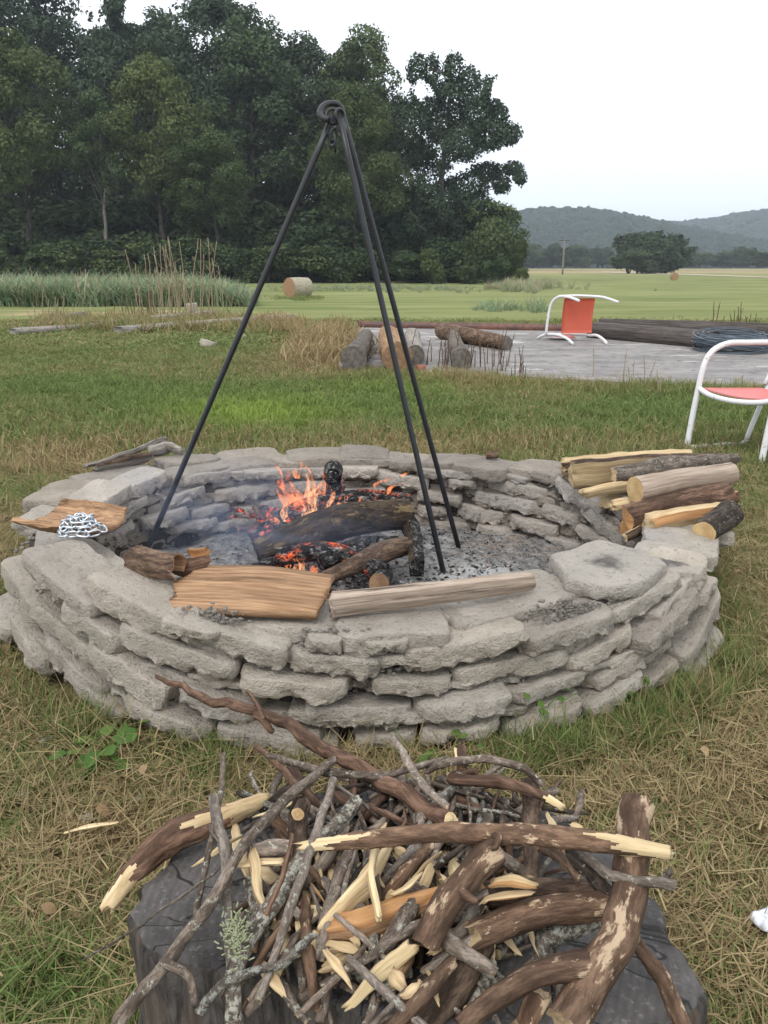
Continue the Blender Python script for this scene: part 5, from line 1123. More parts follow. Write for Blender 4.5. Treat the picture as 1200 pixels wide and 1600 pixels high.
# firewood stack on the right
GFW = 'split firewood stacked on the right of the wall'
def fw(p0, y0, p1, y1, r, mats, label, seed, **k):
    a, b = pY(*p0, y0), pY(*p1, y1); k.setdefault('wob', .12); k.setdefault('kink', .006); k.setdefault('seg', 26); return log('firewood', [a, (a+b)/2+np.array([0, 0, .004]), b], [q*1.12 for q in r], mats, label, 'firewood', GFW, seed=seed, **k)
by = (M['bark_brown'], M['wood_yellow'])
fw((893, 740), 2.80, (1120, 722), 2.82, [.048, .046, .036], by, 'broad yellow split log at the top left of the firewood stack', 81, sec='half', rot=pi+.2, jag=(.006, .004), nside=36, rough=9)
fw((958, 742), 2.70, (1148, 717), 2.76, [.024, .034, .016], (M['bark_grey'], M['wood_yellow']), 'grey and dark barked log with lichen on top of the firewood stack', 82, nside=24, jag=(.006, .015), wob=.09, kink=.01, seg=24)
fw((915, 772), 2.66, (1090, 745), 2.74, [.028, .03, .028], by, 'thin yellow split wedge jutting left from the firewood stack', 83, sec='quarter', rot=2.6, jag=(.02, .004), nside=30)
fw((992, 765), 2.52, (1142, 740), 2.66, [.038, .036, .034], (M['wood_grey'], M['end_yellow']), 'smooth grey round log with ringed cut end in the firewood stack', 84, nside=30, wob=.02)
fw((958, 792), 2.56, (1110, 770), 2.66, [.026, .028, .026], by, 'small yellow wedge below the round log in the firewood stack', 85, sec='quarter', rot=3.6, jag=(.012, .004), nside=30)
fw((978, 815), 2.44, (1140, 778), 2.56, [.046, .046, .04], (M['bark_red'], M['wood_orange']), 'reddish brown split log in the lower firewood stack', 86, sec='half', rot=.1, jag=(.008, .005), nside=34)
fw((1012, 820), 2.36, (1125, 800), 2.46, [.030, .03, .028], (M['wood_orange'], M['wood_yellow']), 'orange split piece at the bottom middle of the firewood stack', 87, sec='block', rot=.2, jag=(.008, .004), nside=28)
fw((1100, 833), 2.28, (1142, 800), 2.44, [.031, .034, .036], (M['bark_dark'], M['end_yellow']), 'short dark barked log with round cut end at the bottom right of the firewood stack', 88, nside=26)
fw((1000, 790), 2.66, (1130, 772), 2.7, [.04, .04, .038], (M['bark_brown'], M['wood_orange']), 'brown split log hidden in the middle of the firewood stack', 89, sec='half', rot=.6, nside=26)
fw((878, 732), 2.90, (1080, 716), 2.90, [.034, .036, .03], by, 'pale split piece behind the broad yellow log at the top of the stack', 91, sec='block', rot=.4, jag=(.014, .004), nside=34)
fw((940, 778), 2.72, (1110, 752), 2.78, [.036, .036, .034], (M['bark_brown'], M['wood_yellow']), 'split log with bark behind the yellow wedge in the stack', 92, sec='half', rot=2.6, jag=(.012, .004), nside=34)
fw((1030, 800), 2.48, (1146, 776), 2.58, [.03, .032, .03], (M['bark_red'], M['wood_orange']), 'short reddish split behind the dark round log in the stack', 93, sec='half', rot=1.2, jag=(.008, .004), nside=30)
fw((975, 838), 2.38, (1020, 822), 2.44, [.018, .022, .02], by, 'narrow yellow wedge end at the lower left of the firewood stack', 90, sec='quarter', rot=.3, nside=26, jag=(.006, 0))

# ------------------------------------------------------------------ stump
org = np.array([STC[0], STC[1], 0]); st = thing('tree_stump', tuple(org), 'wide grey weathered tree stump under the heap of sticks', 'stump')
PP = resample(np.vstack([STP, STP[:1]]), 161)[:-1]; PP = PP+(PP-STC)*(.03*v2(PP[:, 0], PP[:, 1], 22, 3)[:, None]*2)
n = len(PP); V = []; AC = []
for z, f in ((-.03, 1.07), (.05, 1.03), (.12, 1.0), (.18, .995), (.23, 1.0), (.255, .998), (STZ-.002, .985)):
    D_ = (PP-STC)*f; nz_ = fbm(np.stack([PP[:, 0]*38, PP[:, 1]*38, np.full(n, z*3)], -1), 4, 4); ln = np.linalg.norm(D_, axis=1); D_ = D_*(1+.05*nz_)[:, None]
    V.append(np.c_[D_, np.full(n, z)]); AC.append(np.c_[PP-STC, np.full(n, z)])
V = np.vstack(V); AC = np.vstack(AC); k = np.arange(n); k2 = (k+1) % n; Q = np.vstack([np.stack([i*n+k, i*n+k2, (i+1)*n+k2, (i+1)*n+k], -1) for i in range(6)])
def f_stumpside(nn):
    v = nn.coord(attr='ac', scale=(1, 1, .22)); a = nn.noise(v, 75, 7, .75, .8); b = nn.noise(v, 20, 4, .6)
    c = nn.mixc(nn.ramp(a, [(.36, (0, 0, 0)), (.62, (1, 1, 1))]), (.035, .03, .027), (.14, .125, .115)); c = nn.mixc(nn.ramp(b, [(.5, (0, 0, 0)), (.7, (.7, .7, .7))]), c, (.21, .15, .10)); nn.col(c); nn.rough(.9, .15); nn.bump(nn.math('ADD', a, b), .9, .012)
M['stump_side'] = mat('stump_side', f_stumpside)
def f_stumptop(nn):
    v = nn.coord(attr='ac'); x = nn.n('ShaderNodeSeparateXYZ'); nn.l(v, x.inputs[0]); ang = nn.math('ARCTAN2', x.outputs[1], x.outputs[0])
    cmb = nn.n('ShaderNodeCombineXYZ'); nn.l(nn.math('MULTIPLY', ang, 1.3), cmb.inputs[0]); ln = nn.n('ShaderNodeVectorMath', operation='LENGTH'); nn.l(v, ln.inputs[0]); nn.l(nn.math('MULTIPLY', ln.outputs['Value'], 1.2), cmb.inputs[1])
    cr_ = nn.ramp(nn.noise(cmb.outputs[0], 3.2, 3, .5, .6), [(.487, (0, 0, 0)), (.498, (1, 1, 1)), (.502, (1, 1, 1)), (.513, (0, 0, 0))])
    r2 = nn.noise(v, 7, 5, .6); w = nn.n('ShaderNodeTexWave', wave_type='RINGS', rings_direction='SPHERICAL'); nn.l(v, w.inputs[0]); w.inputs['Scale'].default_value = 30; w.inputs['Distortion'].default_value = 3.2; w.inputs['Detail'].default_value = 4
    c = nn.mixc(nn.ramp(r2, [(.38, (0, 0, 0)), (.62, (1, 1, 1))]), (.050, .046, .044), (.125, .116, .110)); c = nn.mixc(nn.math('MULTIPLY', w.outputs[0], .28), c, (.035, .033, .034)); c = nn.mixc(nn.ramp(nn.noise(v, 90, 4, .7), [(.55, (0, 0, 0)), (.72, (.6, .6, .6))]), c, (.24, .225, .22))
    c = nn.mixc(nn.math('MULTIPLY', cr_, .9), c, (.012, .011, .011)); nn.col(c); nn.rough(.75, .3); nn.bump(nn.math('SUBTRACT', nn.noise(v, 110, 4, .7), cr_), .6, .006)
M['stump_top'] = mat('stump_top', f_stumptop)
obj('stump_side', mesh('stump_side', V, Q, M['stump_side'], None, {'ac': AC}), st)
fr = [1, .985, .93, .75, .5, .25]; W = []
for f in fr: D_ = (PP-STC)*f*.985; D_ = D_*(1+.05*fbm(np.stack([PP[:, 0]*38, PP[:, 1]*38, np.full(n, (STZ-.002)*3)], -1), 4, 4))[:, None]; W.append(np.c_[D_, np.full(n, STZ-.002 if f == 1 else STZ+.004)+(.012*v2(D_[:, 0], D_[:, 1], 9, 5) if f < 1 else 0)])
W = np.vstack(W+[np.array([[0, 0, STZ]])]); Q = np.vstack([np.stack([i*n+k, i*n+k2, (i+1)*n+k2, (i+1)*n+k], -1) for i in range(5)]); T = np.stack([5*n+k, 5*n+k2, np.full(n, 6*n)], -1)
obj('stump_top', mesh('stump_top', W, [Q, T], M['stump_top'], None, {'ac': W*[1, 1, 0]}), st)

# ------------------------------------------------------------------ sticks on the stump
GST = 'sticks and kindling heaped on the stump'
def stick(pts, wpx, mats, label, seed, name='stick', cat='stick', group=GST, sec='round', nside=12, seg=34, wob=.17, kink=.0042, jag=None, rot=0, peel=None, twigs=None, **kw):
    P = np.array(pzs(pts)); D = np.array([depth(p) for p in P]); rad = np.interp(np.linspace(0, 1, len(P)), np.linspace(0, 1, len(wpx)), wpx)/2/FPX*D
    mf = None
    if peel: mf = lambda fr, th, p=peel: ((fr < p[0]*(1+.45*np.sin(th*2+seed)+.3*np.sin(th*5))) | (fr > 1-p[1]*(1+.45*np.sin(th*2+1)+.3*np.sin(th*5+seed)))).astype(int)
    jag = jag if jag is not None else (rad.mean()*.5, rad.mean()*.5)
    V, Q, T, ac, mq, mt = tube(P, rad, nside, seg, sec, rot, wob, seed, jag, 5., True, mf, kink, True); org = np.array([V[:, 0].mean(), V[:, 1].mean(), V[:, 2].min()])
    t = thing(name, tuple(org), label, cat, group); split_parts('bark', 'bare_wood', V, Q, T, ac, mq, mt, mats, t, org)
    for i, (tp, tw) in enumerate(twigs or []):
        P2 = np.array(pzs(tp)); mb = MB(); addtube(mb, P2, np.array([tw, tw*.7])/2/FPX*depth(P2[0]), 8, 14, wob=.12, seed=seed+i+50, kink=.008, single=0); mb.build('side_branch', mats[0], t, org=tuple(org), loc=(0, 0, 0))
    return t
TW = (M['bark_twig'], M['wood_pale']); TP = (M['bark_twig_pale'], M['wood_pale']); RB = (M['bark_red'], M['wood_pale']); PL = (M['bark_peel'], M['end_pale']); BB = (M['bark_brown'], M['wood_yellow']); GL = (M['bark_lichen'], M['wood_pale']); WP = (M['wood_pale'], M['wood_pale']); WY = (M['wood_yellow'], M['wood_yellow']); WO = (M['wood_brown'], M['wood_orange']); BD = (M['bark_dark'], M['wood_brown'])
stick([(245, 1057, .20), (330, 1092, .24), (420, 1122, .28), (500, 1165, .32), (600, 1226, .355), (705, 1285, .385)], [6, 14, 18, 22, 26, 28], RB, 'long reddish stick leaning back from the heap against the wall', 101, twigs=[([(415, 1122, .28), (385, 1080, .30)], 9), ([(400, 1118, .275), (425, 1140, .27)], 14)], kink=.015)
stick([(470, 1323, .42), (600, 1307, .435), (700, 1300, .44), (850, 1306, .445), (960, 1318, .445), (1050, 1332, .44)], [14, 28, 30, 32, 34, 20], (M['bark_peel'], M['wood_pale']), 'long straight branch lying across the top with pale broken ends', 102, nside=36, seg=150, peel=(.12, .14), jag=(.012, .012), twigs=[([(770, 1305, .445), (768, 1325, .44)], 14)])
stick([(996, 1258, .43), (988, 1330, .42), (985, 1400, .405), (962, 1475, .385), (925, 1530, .36), (885, 1600, .34)], [52, 52, 54, 58, 62, 66], PL, 'thick forked branch with peeling brown bark at the right of the stump', 103, nside=24, seg=60, wob=.08, kink=.006, jag=(.002, .006), twigs=[([(935, 1505, .37), (860, 1520, .37), (800, 1548, .35), (720, 1605, .33)], 46)])
stick([(775, 1325, .43), (740, 1360, .42), (705, 1400, .405), (665, 1476, .37)], [44, 46, 48, 46], (M['bark_peel'], M['end_pale']), 'knobbly brown log pointing at the viewer with pale cut end', 104, nside=18, seg=26, jag=(.002, .003), twigs=[([(712, 1400, .41), (745, 1408, .42)], 18)])
stick([(965, 1412, .37), (870, 1420, .37), (800, 1440, .365), (740, 1462, .355)], [38, 44, 46, 44], (M['bark_peel'], M['wood_yellow']), 'brown branch with splintered yellow end under the forked branch', 105, nside=18, seg=24, jag=(.003, .012))
stick([(745, 1465, .33), (700, 1530, .31), (640, 1595, .29)], [60, 70, 66], (M['bark_brown'], M['end_brown']), 'thick dark brown log sloping down over the stump front', 106, nside=20, jag=(.003, .006))
stick([(165, 1420, .255), (200, 1365, .28), (280, 1305, .30), (345, 1280, .31), (412, 1250, .31)], [22, 42, 50, 38, 22], (M['bark_red'], M['wood_yellow']), 'brown barked log with splintered pale ends overhanging the left of the stump', 107, nside=36, seg=110, peel=(.14, .28), jag=(.014, .012))
stick([(334, 1245, .39), (352, 1340, .375), (357, 1420, .35), (366, 1510, .31), (372, 1600, .27)], [16, 20, 18, 18, 16], (M['bark_twig_pale'], M['end_pale']), 'straight pale upright stick at the left of the heap', 108)
stick([(349, 1178, .40), (345, 1240, .39), (335, 1300, .37), (318, 1380, .34), (306, 1430, .32)], [7, 9, 11, 10, 9], TW, 'thin twig leaning just behind the straight pale stick', 109)
stick([(521, 1218, .41), (491, 1306, .43), (462, 1405, .39), (437, 1477, .35), (404, 1560, .31)], [12, 14, 15, 15, 12], TP, 'thin pale stick running down the middle left of the heap', 110)
stick([(521, 1187, .37), (450, 1247, .39), (383, 1314, .40), (337, 1393, .375), (262, 1502, .32), (183, 1600, .27)], [12, 18, 18, 18, 22, 22], (M['bark_twig'], M['wood_pale']), 'long thin branch crossing down to the lower left corner of the stump', 111, seg=44, twigs=[([(258, 1505, .32), (290, 1530, .32), (302, 1570, .30)], 16), ([(325, 1290, .39), (345, 1350, .37), (230, 1440, .32), (130, 1500, .22)], 5)])
stick([(560, 1250, .37), (470, 1345, .36), (400, 1447, .35), (362, 1522, .32), (366, 1604, .28)], [18, 22, 32, 28, 24], GL, 'lichen covered branch left of the heap centre', 112)
stick([(494, 1456, .365), (442, 1506, .345), (404, 1514, .34), (354, 1530, .325), (312, 1582, .29)], [12, 14, 14, 16, 14], GL, 'crooked lichened twig low in front of the stump', 113)
stick([(760, 1395, .385), (650, 1447, .375), (567, 1497, .35), (504, 1541, .325)], [14, 16, 15, 12], TW, 'grey twig crossing the lower middle of the heap', 114)
stick([(456, 1304, .41), (440, 1370, .40), (416, 1430, .38)], [7, 9, 8], (M['bark_red'], M['wood_orange']), 'thin red brown splinter in the left of the heap', 115, nside=8)
stick([(470, 1255, .36), (465, 1330, .36), (455, 1400, .345), (440, 1450, .33)], [28, 34, 34, 30], (M['bark_brown'], M['end_pale']), 'short thick brown stick with small cut knob', 116, nside=14)
stick([(880, 1330, .40), (925, 1360, .395), (958, 1400, .38)], [22, 24, 20], BD, 'dark stick end just left of the forked branch', 117)
stick([(910, 1335, .41), (950, 1366, .42), (1000, 1377, .425), (1053, 1384, .425)], [14, 16, 17, 18], (M['bark_grey'], M['end_pale']), 'crooked grey twig crossing in front of the forked branch', 118, twigs=[([(1035, 1380, .425), (1042, 1366, .435)], 14)])
stick([(992, 1472, .35), (1035, 1525, .315), (1068, 1605, .28)], [22, 26, 26], (M['bark_peel'], M['end_pale']), 'mottled stick at the right edge of the stump', 119, nside=12)
stick([(930, 1436, .345), (880, 1455, .34), (848, 1470, .335), (858, 1510, .32)], [26, 30, 30, 20], GL, 'lichen crusted branch below the splintered branch', 120, nside=14)
stick([(846, 1550, .31), (818, 1610, .29)], [34, 36], (M['bark_peel'], M['end_pale']), 'tan stick end at the bottom of the photo under the fork', 121, seg=10)
stick([(668, 1205, .36), (700, 1190, .39), (760, 1184, .40), (820, 1200, .39), (850, 1228, .37)], [10, 13, 13, 12, 10], TW, 'curved grey twig arching over the back of the heap', 122)
stick([(700, 1215, .37), (780, 1222, .385), (840, 1243, .39), (880, 1262, .385)], [18, 20, 18, 12], (M['bark_red'], M['wood_pale']), 'brown stick with pale broken tip at the back right of the heap', 123, peel=(0, .1))
stick([(612, 1150, .36), (640, 1195, .38), (665, 1237, .40), (700, 1262, .39)], [10, 13, 13, 12], TP, 'pale twig rising from the back of the heap', 124)
stick([(400, 1166, .30), (432, 1195, .33), (467, 1230, .36)], [7, 11, 13], RB, 'short reddish twig at the back left of the heap', 125)
stick([(722, 1168, .38), (721, 1200, .38)], [14, 16], (M['bark_red'], M['end_brown']), 'short red brown stub sticking up at the back of the heap', 126, seg=8)
stick([(828, 1225, .36), (834, 1290, .375), (826, 1380, .36)], [28, 28, 26], (M['bark_brown'], M['end_pale']), 'upright dark stick at the right of the heap', 127)
stick([(420, 1180, .33), (500, 1205, .36), (600, 1215, .37), (700, 1185, .37)], [10, 12, 12, 9], TW, 'bent twig across the back left of the heap', 128)
stick([(760, 1395, .36), (860, 1392, .365), (940, 1398, .36)], [38, 40, 34], (M['bark_brown'], M['wood_orange']), 'brown log with orange broken end in the right middle', 129, nside=14, jag=(.01, .003))
stick([(845, 1320, .40), (880, 1345, .395), (905, 1372, .385)], [20, 18, 14], (M['bark_brown'], M['wood_yellow']), 'curved stick with yellow break right of the centre', 130)
# split pieces
stick([(590, 1322, .40), (578, 1370, .40), (592, 1435, .385)], [24, 34, 30], WP, 'narrow pale split chip standing in the middle of the heap', 140, sec='slab', rot=0, nside=20, seg=18, name='wood_chip', cat='wood chip', kink=.004, jag=(.006, .004))
stick([(610, 1318, .385), (570, 1385, .375), (508, 1445, .36)], [18, 52, 26], (M['wood_yellow'], M['wood_pale']), 'broad yellow split piece leaning in the middle of the heap', 141, sec='slab', rot=.2, nside=20, name='wood_chip', cat='wood chip', kink=.004, jag=(.01, .01))
stick([(395, 1345, .37), (405, 1385, .365), (424, 1430, .345)], [44, 50, 20], WY, 'torn yellow wood chip left of the centre', 142, sec='slab', rot=.1, nside=20, seg=16, name='wood_chip', cat='wood chip', kink=.006, jag=(.008, .012))
stick([(372, 1350, .375), (410, 1345, .378), (442, 1345, .378)], [16, 26, 22], WY, 'small yellow chip lying over the torn one', 143, sec='slab', rot=1.2, nside=16, seg=14, name='wood_chip', cat='wood chip', jag=(.008, .003))
stick([(305, 1352, .34), (340, 1330, .355), (374, 1308, .36)], [10, 30, 12], (M['wood_pale'], M['wood_yellow']), 'pale pointed splinter behind the straight stick', 144, sec='slab', rot=.9, nside=16, seg=16, name='wood_chip', cat='wood chip', jag=(.01, .008))
stick([(545, 1572, .31), (590, 1525, .335), (645, 1478, .36)], [14, 30, 26], (M['bark_brown'], M['wood_pale']), 'long pale sliver of split wood low in front', 145, sec='slab', rot=2.6, nside=18, name='wood_chip', cat='wood chip', kink=.003, jag=(.01, .006))
stick([(505, 1455, .345), (570, 1445, .355), (620, 1425, .36), (685, 1400, .37)], [40, 60, 56, 36], WO, 'rough orange brown split chunk in the centre of the heap', 146, sec='block', rot=.5, nside=24, name='wood_chip', cat='wood chip', wob=.16, jag=(.012, .008))
stick([(520, 1480, .33), (580, 1470, .33), (640, 1440, .34)], [26, 40, 30], (M['wood_orange'], M['wood_yellow']), 'yellow splintered piece under the orange chunk', 147, sec='block', rot=1.5, nside=20, name='wood_chip', cat='wood chip', wob=.16, jag=(.014, .008))
stick([(770, 1380, .40), (800, 1376, .403), (835, 1384, .40)], [16, 26, 12], (M['wood_orange'], M['wood_yellow']), 'small orange chip right of the knobbly log', 148, sec='block', rot=.4, nside=16, seg=14, name='wood_chip', cat='wood chip', wob=.15, jag=(.006, .006))
stick([(756, 1408, .385), (790, 1398, .388), (830, 1395, .388)], [14, 24, 16], (M['wood_orange'], M['wood_yellow']), 'yellow split chip under the small orange one', 149, sec='slab', rot=1.1, nside=16, seg=14, name='wood_chip', cat='wood chip', wob=.1, jag=(.008, .006))
stick([(612, 1398, .385), (635, 1388, .388), (655, 1366, .39)], [14, 22, 12], WP, 'small pale chip beside the knobbly log', 150, sec='slab', rot=1.0, nside=16, seg=14, name='wood_chip', cat='wood chip', jag=(.005, .005))
stick([(392, 1330, .38), (420, 1325, .38), (455, 1325, .375)], [22, 26, 24], (M['bark_twig_pale'], M['end_yellow']), 'short pale barked stub with yellow cut end', 151, nside=14, seg=10, jag=(0, 0), kink=0)
stick([(465, 1272, .39), (472, 1258, .385)], [20, 20], (M['bark_brown'], M['end_yellow']), 'tiny cut branch knob with yellow end', 152, nside=14, seg=6, jag=(0, 0), kink=0)
stick([(398, 1275, .355), (430, 1268, .36), (470, 1250, .36)], [10, 20, 12], WP, 'thin pale sliver lying behind the torn chip', 153, sec='slab', rot=1.1, nside=14, seg=14, name='wood_chip', cat='wood chip', jag=(.006, .004))
stick([(905, 1300, .40), (893, 1292, .40)], [16, 10], WY, 'tiny yellow splinter above the long branch at right', 154, nside=12, seg=6, name='wood_chip', cat='wood chip')
# filler sticks
litter_mb = MB()
def twig_litter(pts, wpx, k):
    P = np.array(pzs(pts)); addtube(litter_mb, P, np.array(wpx)/2/FPX*depth(P[1]), 7, 10, wob=.16, seed=k, kink=.005, lin=True, single=0)
r_ = random.Random(3)
for k in range(210):
    cx, cy = r_.gauss(640, 120), r_.gauss(1280, 50); a = r_.uniform(-.9, 2.6); l = r_.uniform(45, 150); z = STZ+.012+.10*math.exp(-((cx-650)/190)**2-((cy-1290)/110)**2)*r_.uniform(.3, 1)
    x0, y0, x1, y1 = cx-cos(a)*l/2, cy-sin(a)*l/2*.7, cx+cos(a)*l/2, cy+sin(a)*l/2*.7; w = r_.choice([6, 8, 9, 11, 14, 18])
    if min(y0, y1) < 1190 or min(x0, x1) < 340 or max(x0, x1) > 930: continue
    if k >= 150: twig_litter([(x0, y0, z-.01), ((x0+x1)/2+4, (y0+y1)/2, z), (x1, y1, z-.01)], [w*.8, w, w*.6], k); continue
    stick([(x0, y0, z+r_.uniform(-.02, .015)), ((x0+x1)/2+r_.gauss(0, 5), (y0+y1)/2, z+.01), (x1, y1, z+r_.uniform(-.02, .015))], [w*.8, w, w*.6], r_.choice([TW, TW, TP, GL, BD, RB]), 'short twig jumbled in the crowded back of the heap', 300+k, group='small twigs filling the heap on the stump', nside=7, seg=12)
for k in range(170):
    cx, cy = r_.gauss(620, 150), r_.gauss(1460, 65); a = r_.uniform(.5, 2.7); l = r_.uniform(50, 150); z = STZ+.012+.05*math.exp(-((cx-620)/200)**2)*r_.uniform(.2, 1)
    x0, y0, x1, y1 = cx-cos(a)*l/2, cy-sin(a)*l/2*.8, cx+cos(a)*l/2, cy+sin(a)*l/2*.8; w = r_.choice([7, 9, 12, 18, 24])
    if min(x0, x1) < 330 or max(x0, x1) > 900: continue
    if k >= 62: twig_litter([(x0, y0, z-.008), ((x0+x1)/2+3, (y0+y1)/2, z), (x1, y1, z-.008)], [w*.8, w, w*.7], k+400); continue
    stick([(x0, y0, z+r_.uniform(-.01, .015)), ((x0+x1)/2+r_.gauss(0, 4), (y0+y1)/2, z+.012), (x1, y1, z+r_.uniform(-.01, .015))], [w*.8, w, w*.7], r_.choice([TW, BD, BD, GL, BB, WO]), 'short stick buried in the lower front of the heap', 500+k, group='short sticks buried low in the heap on the stump', nside=9, seg=12)
for k in range(90):
    cx, cy = r_.gauss(600, 120), r_.gauss(1410, 75); a = r_.uniform(.2, 2.9); l = r_.uniform(30, 80); z = STZ+.03+.07*math.exp(-((cx-620)/200)**2)*r_.uniform(.3, 1)
    if not (350 < cx < 880 and cy < 1590): continue
    w = r_.uniform(12, 34); stick([(cx-cos(a)*l/2, cy-sin(a)*l/2, z), (cx, cy, z+.006), (cx+cos(a)*l/2, cy+sin(a)*l/2, z)], [w*.5, w, w*.35], r_.choice([WP, WY, WY, (M['wood_orange'], M['wood_yellow']), (M['wood_yellow'], M['wood_pale'])]), 'small yellow splinter tucked among the sticks', 700+k, name='wood_chip', cat='wood chip', group='small splinters tucked among the sticks', sec=r_.choice(['slab', 'block']), rot=r_.uniform(0, 3), nside=18, seg=12, kink=.003, jag=(.006, .006))
for k in range(70):
    cx, cy = r_.gauss(610, 115), r_.gauss(1390, 75); a = r_.uniform(.6, 2.5); l = r_.uniform(110, 210); z = STZ+.05+.05*math.exp(-((cx-620)/200)**2)*r_.uniform(.2, 1); w = r_.choice([8, 10, 12, 15, 22, 28])
    if not (400 < cx < 860) or cy-abs(sin(a))*l/2*.9 < 1225: continue
    stick([(cx-cos(a)*l/2, cy-sin(a)*l/2*.9, z+.01), (cx+r_.gauss(0, 6), cy, z+.012), (cx+cos(a)*l/2, cy+sin(a)*l/2*.9, z-.02)], [w*.8, w, w*.8], r_.choice([TW, TP, TP, TW, BD, GL, PL]), 'medium stick crossing through the middle of the heap', 800+k, kink=.0025, group='medium sticks crossing through the middle of the heap')
tag(litter_mb.build('twig_litter', M['bark_twig']), 'loose twigs filling the bottom of the heap on the stump', kind='stuff')
# lichen tuft
mb = MB()
for k in range(170):
    p = pz(368+r_.gauss(0, 9), 1462+r_.gauss(0, 17), .365); a = r_.uniform(0, 6.28); d = np.array([cos(a), sin(a), r_.uniform(0, 1.2)])*.006; addtube(mb, [p, p+d*.6, p+d], [.0012, .0009], 4, 3, wob=0, single=0)
M['lichen'] = mat('pale_green_lichen', lambda n: (n.col((.27, .29, .18)), n.rough(.95, .1))); tag(mb.build('lichen_tuft', M['lichen']), 'pale green lichen growing on the branch', kind='stuff')

# ------------------------------------------------------------------ small things on the lawn
# white crumpled paper
org = pz(1212, 1476, .0); nn_ = 22; V = []
for i in range(nn_):
    for j in range(nn_):
        u, v = i/(nn_-1)-.5, j/(nn_-1)-.5; x, y = u*.10, v*.09; V.append((x*(1-.2*v), y, .02+.035*abs(vn(np.array([u*5, v*5, 1.]), 3))+.03*math.exp(-(u*u+v*v)*7)))
V = np.array(V); Q = [[i*nn_+j, (i+1)*nn_+j, (i+1)*nn_+j+1, i*nn_+j+1] for i in range(nn_-1) for j in range(nn_-1)]; me = mesh('crumpled_paper', V, np.array(Q), M['cloth']); o = obj('crumpled_paper', me, None, tuple(org+[.02, 0, .012]), (0, 0, .5))
md = o.modifiers.new('thick', 'SOLIDIFY'); md.thickness = .002; tag(o, 'crumpled white paper lying in the grass at the right edge', 'paper')
def pebble(px, py, wpx, m, label, flat=.5):
    p = pg(px, py); s = wpx/2/FPX*depth(p); V, Q, T = stone_mesh(2*s, 1.5*s, s*flat*2, int(px), M_=24, exp=2.3, amp=s*.12, chip=.16); o = obj('stone_fragment', mesh('stone_fragment', V, [Q, T], m), None, (p[0], p[1], p[2]+s*flat*.8)); o.rotation_euler = (random.uniform(-.2, .2), random.uniform(-.2, .2), random.uniform(0, 3)); tag(o, label, 'stone')
pebble(326, 543, 24, M['stone'], 'white concrete fragment in the grass behind the tripod'); pebble(380, 527, 10, M['stone'], 'small white fragment beside the tripod leg'); pebble(492, 578, 12, M['stone'], 'small pale fragment near the straw clump')
pebble(72, 1160, 24, M['stone_soot'], 'small grey stone in the grass at the lower left'); pebble(38, 1248, 20, M['stone_soot'], 'tiny dull stone at the left edge of the grass'); pebble(135, 1281, 22, M['stone'], 'pale flat stone left of the stump'); pebble(218, 1252, 14, M['stone_soot'], 'small pebble above the left log'); pebble(120, 500, 26, M['stone_back'], 'grey stone among the fallen timbers at left'); pebble(300, 492, 24, M['stone_back'], 'grey rock by the dry weeds', .8)
stick([(100, 1302, .03), (140, 1292, .035), (185, 1284, .03)], [8, 18, 8], WP, 'pale wood splinter lying on the grass left of the stump', 160, sec='slab', rot=1.2, nside=14, seg=14, name='wood_chip', cat='wood chip', group=None)
def litter():
    lm_ = leaf_mesh(.03, .011, .6); lm_.materials.clear(); lm_.materials.append(M['litter']); n = 0
    for k in range(900):
        y = sqrt(random.uniform(.5**2, 4.5**2)); x = random.uniform(-1, 1)*(y*.55+.3)
        if not free(np.array([x]), np.array([y]))[0]: continue
        n += 1
        if n > 130: break
        o = obj('dead_leaf', lm_, None, (x, y, float(gtop(np.array(x), np.array(y)))+.03+random.random()*.02), (random.gauss(0, .5), random.gauss(0, .5), random.uniform(0, 6.3))); o.scale = (random.uniform(.5, 1.1),)*3
        tag(o, 'small dry brown leaf caught in the lawn grass', 'leaf', 'dead leaves scattered on the lawn')
# leafy weed
def leaf_mesh(l, w, curl=.3):
    n = 7; V = []
    for i in range(n):
        f = i/(n-1); ww = w*sin(pi*min(1, f*.93+.05))**.8; V += [(l*f, -ww, .12*ww-curl*l*f*f), (l*f, 0, -curl*l*f*f), (l*f, ww, .12*ww-curl*l*f*f)]
    Q = []; 
    for i in range(n-1): Q += [[i*3, (i+1)*3, (i+1)*3+1, i*3+1], [i*3+1, (i+1)*3+1, (i+1)*3+2, i*3+2]]
    return mesh('leaf', np.array(V), np.array(Q), M['leaf_weed'], None, {'rnd': np.full(len(V), .5)})
M['litter'] = mat('dead_leaf', lambda n: (n.col(n.mixc(n.rnd(), (.17, .10, .055), (.33, .24, .14))), n.rough(.9, .1)))
litter()
LMs = [leaf_mesh(.045, .014), leaf_mesh(.035, .010, .5), leaf_mesh(.05, .02, .2)]
def weed(px, py, n, s, label, spread=.05, hmax=.07):
    org = pg(px, py); t = thing('broadleaf_weed', tuple(org), label, 'weed')
    for k in range(n):
        a = random.uniform(0, 6.28); d = random.uniform(0, spread); h = random.uniform(.015, hmax); x, y = d*cos(a), d*sin(a)
        if k % 3 == 0: mb = MB(); addtube(mb, [(x*.2, y*.2, 0), (x*.6, y*.6, h*.7), (x, y, h)], .0014, 5, 6, wob=0, single=0); mb.build('stem', M['leaf_stem'], t, org=(0, 0, 0), loc=(0, 0, 0))
        o = obj('leaf', LMs[k % 3], t, (x, y, h), (random.gauss(0, .3), random.uniform(-.5, .3), a+random.gauss(0, .6))); o.scale = (s,)*3
M['leaf_stem'] = mat('weed_stem', lambda n: (n.col((.12, .18, .05)), n.rough(.7, .2)))
weed(158, 1195, 26, 1., 'broad leaved green weed at the foot of the wall lower left', .07, .05)
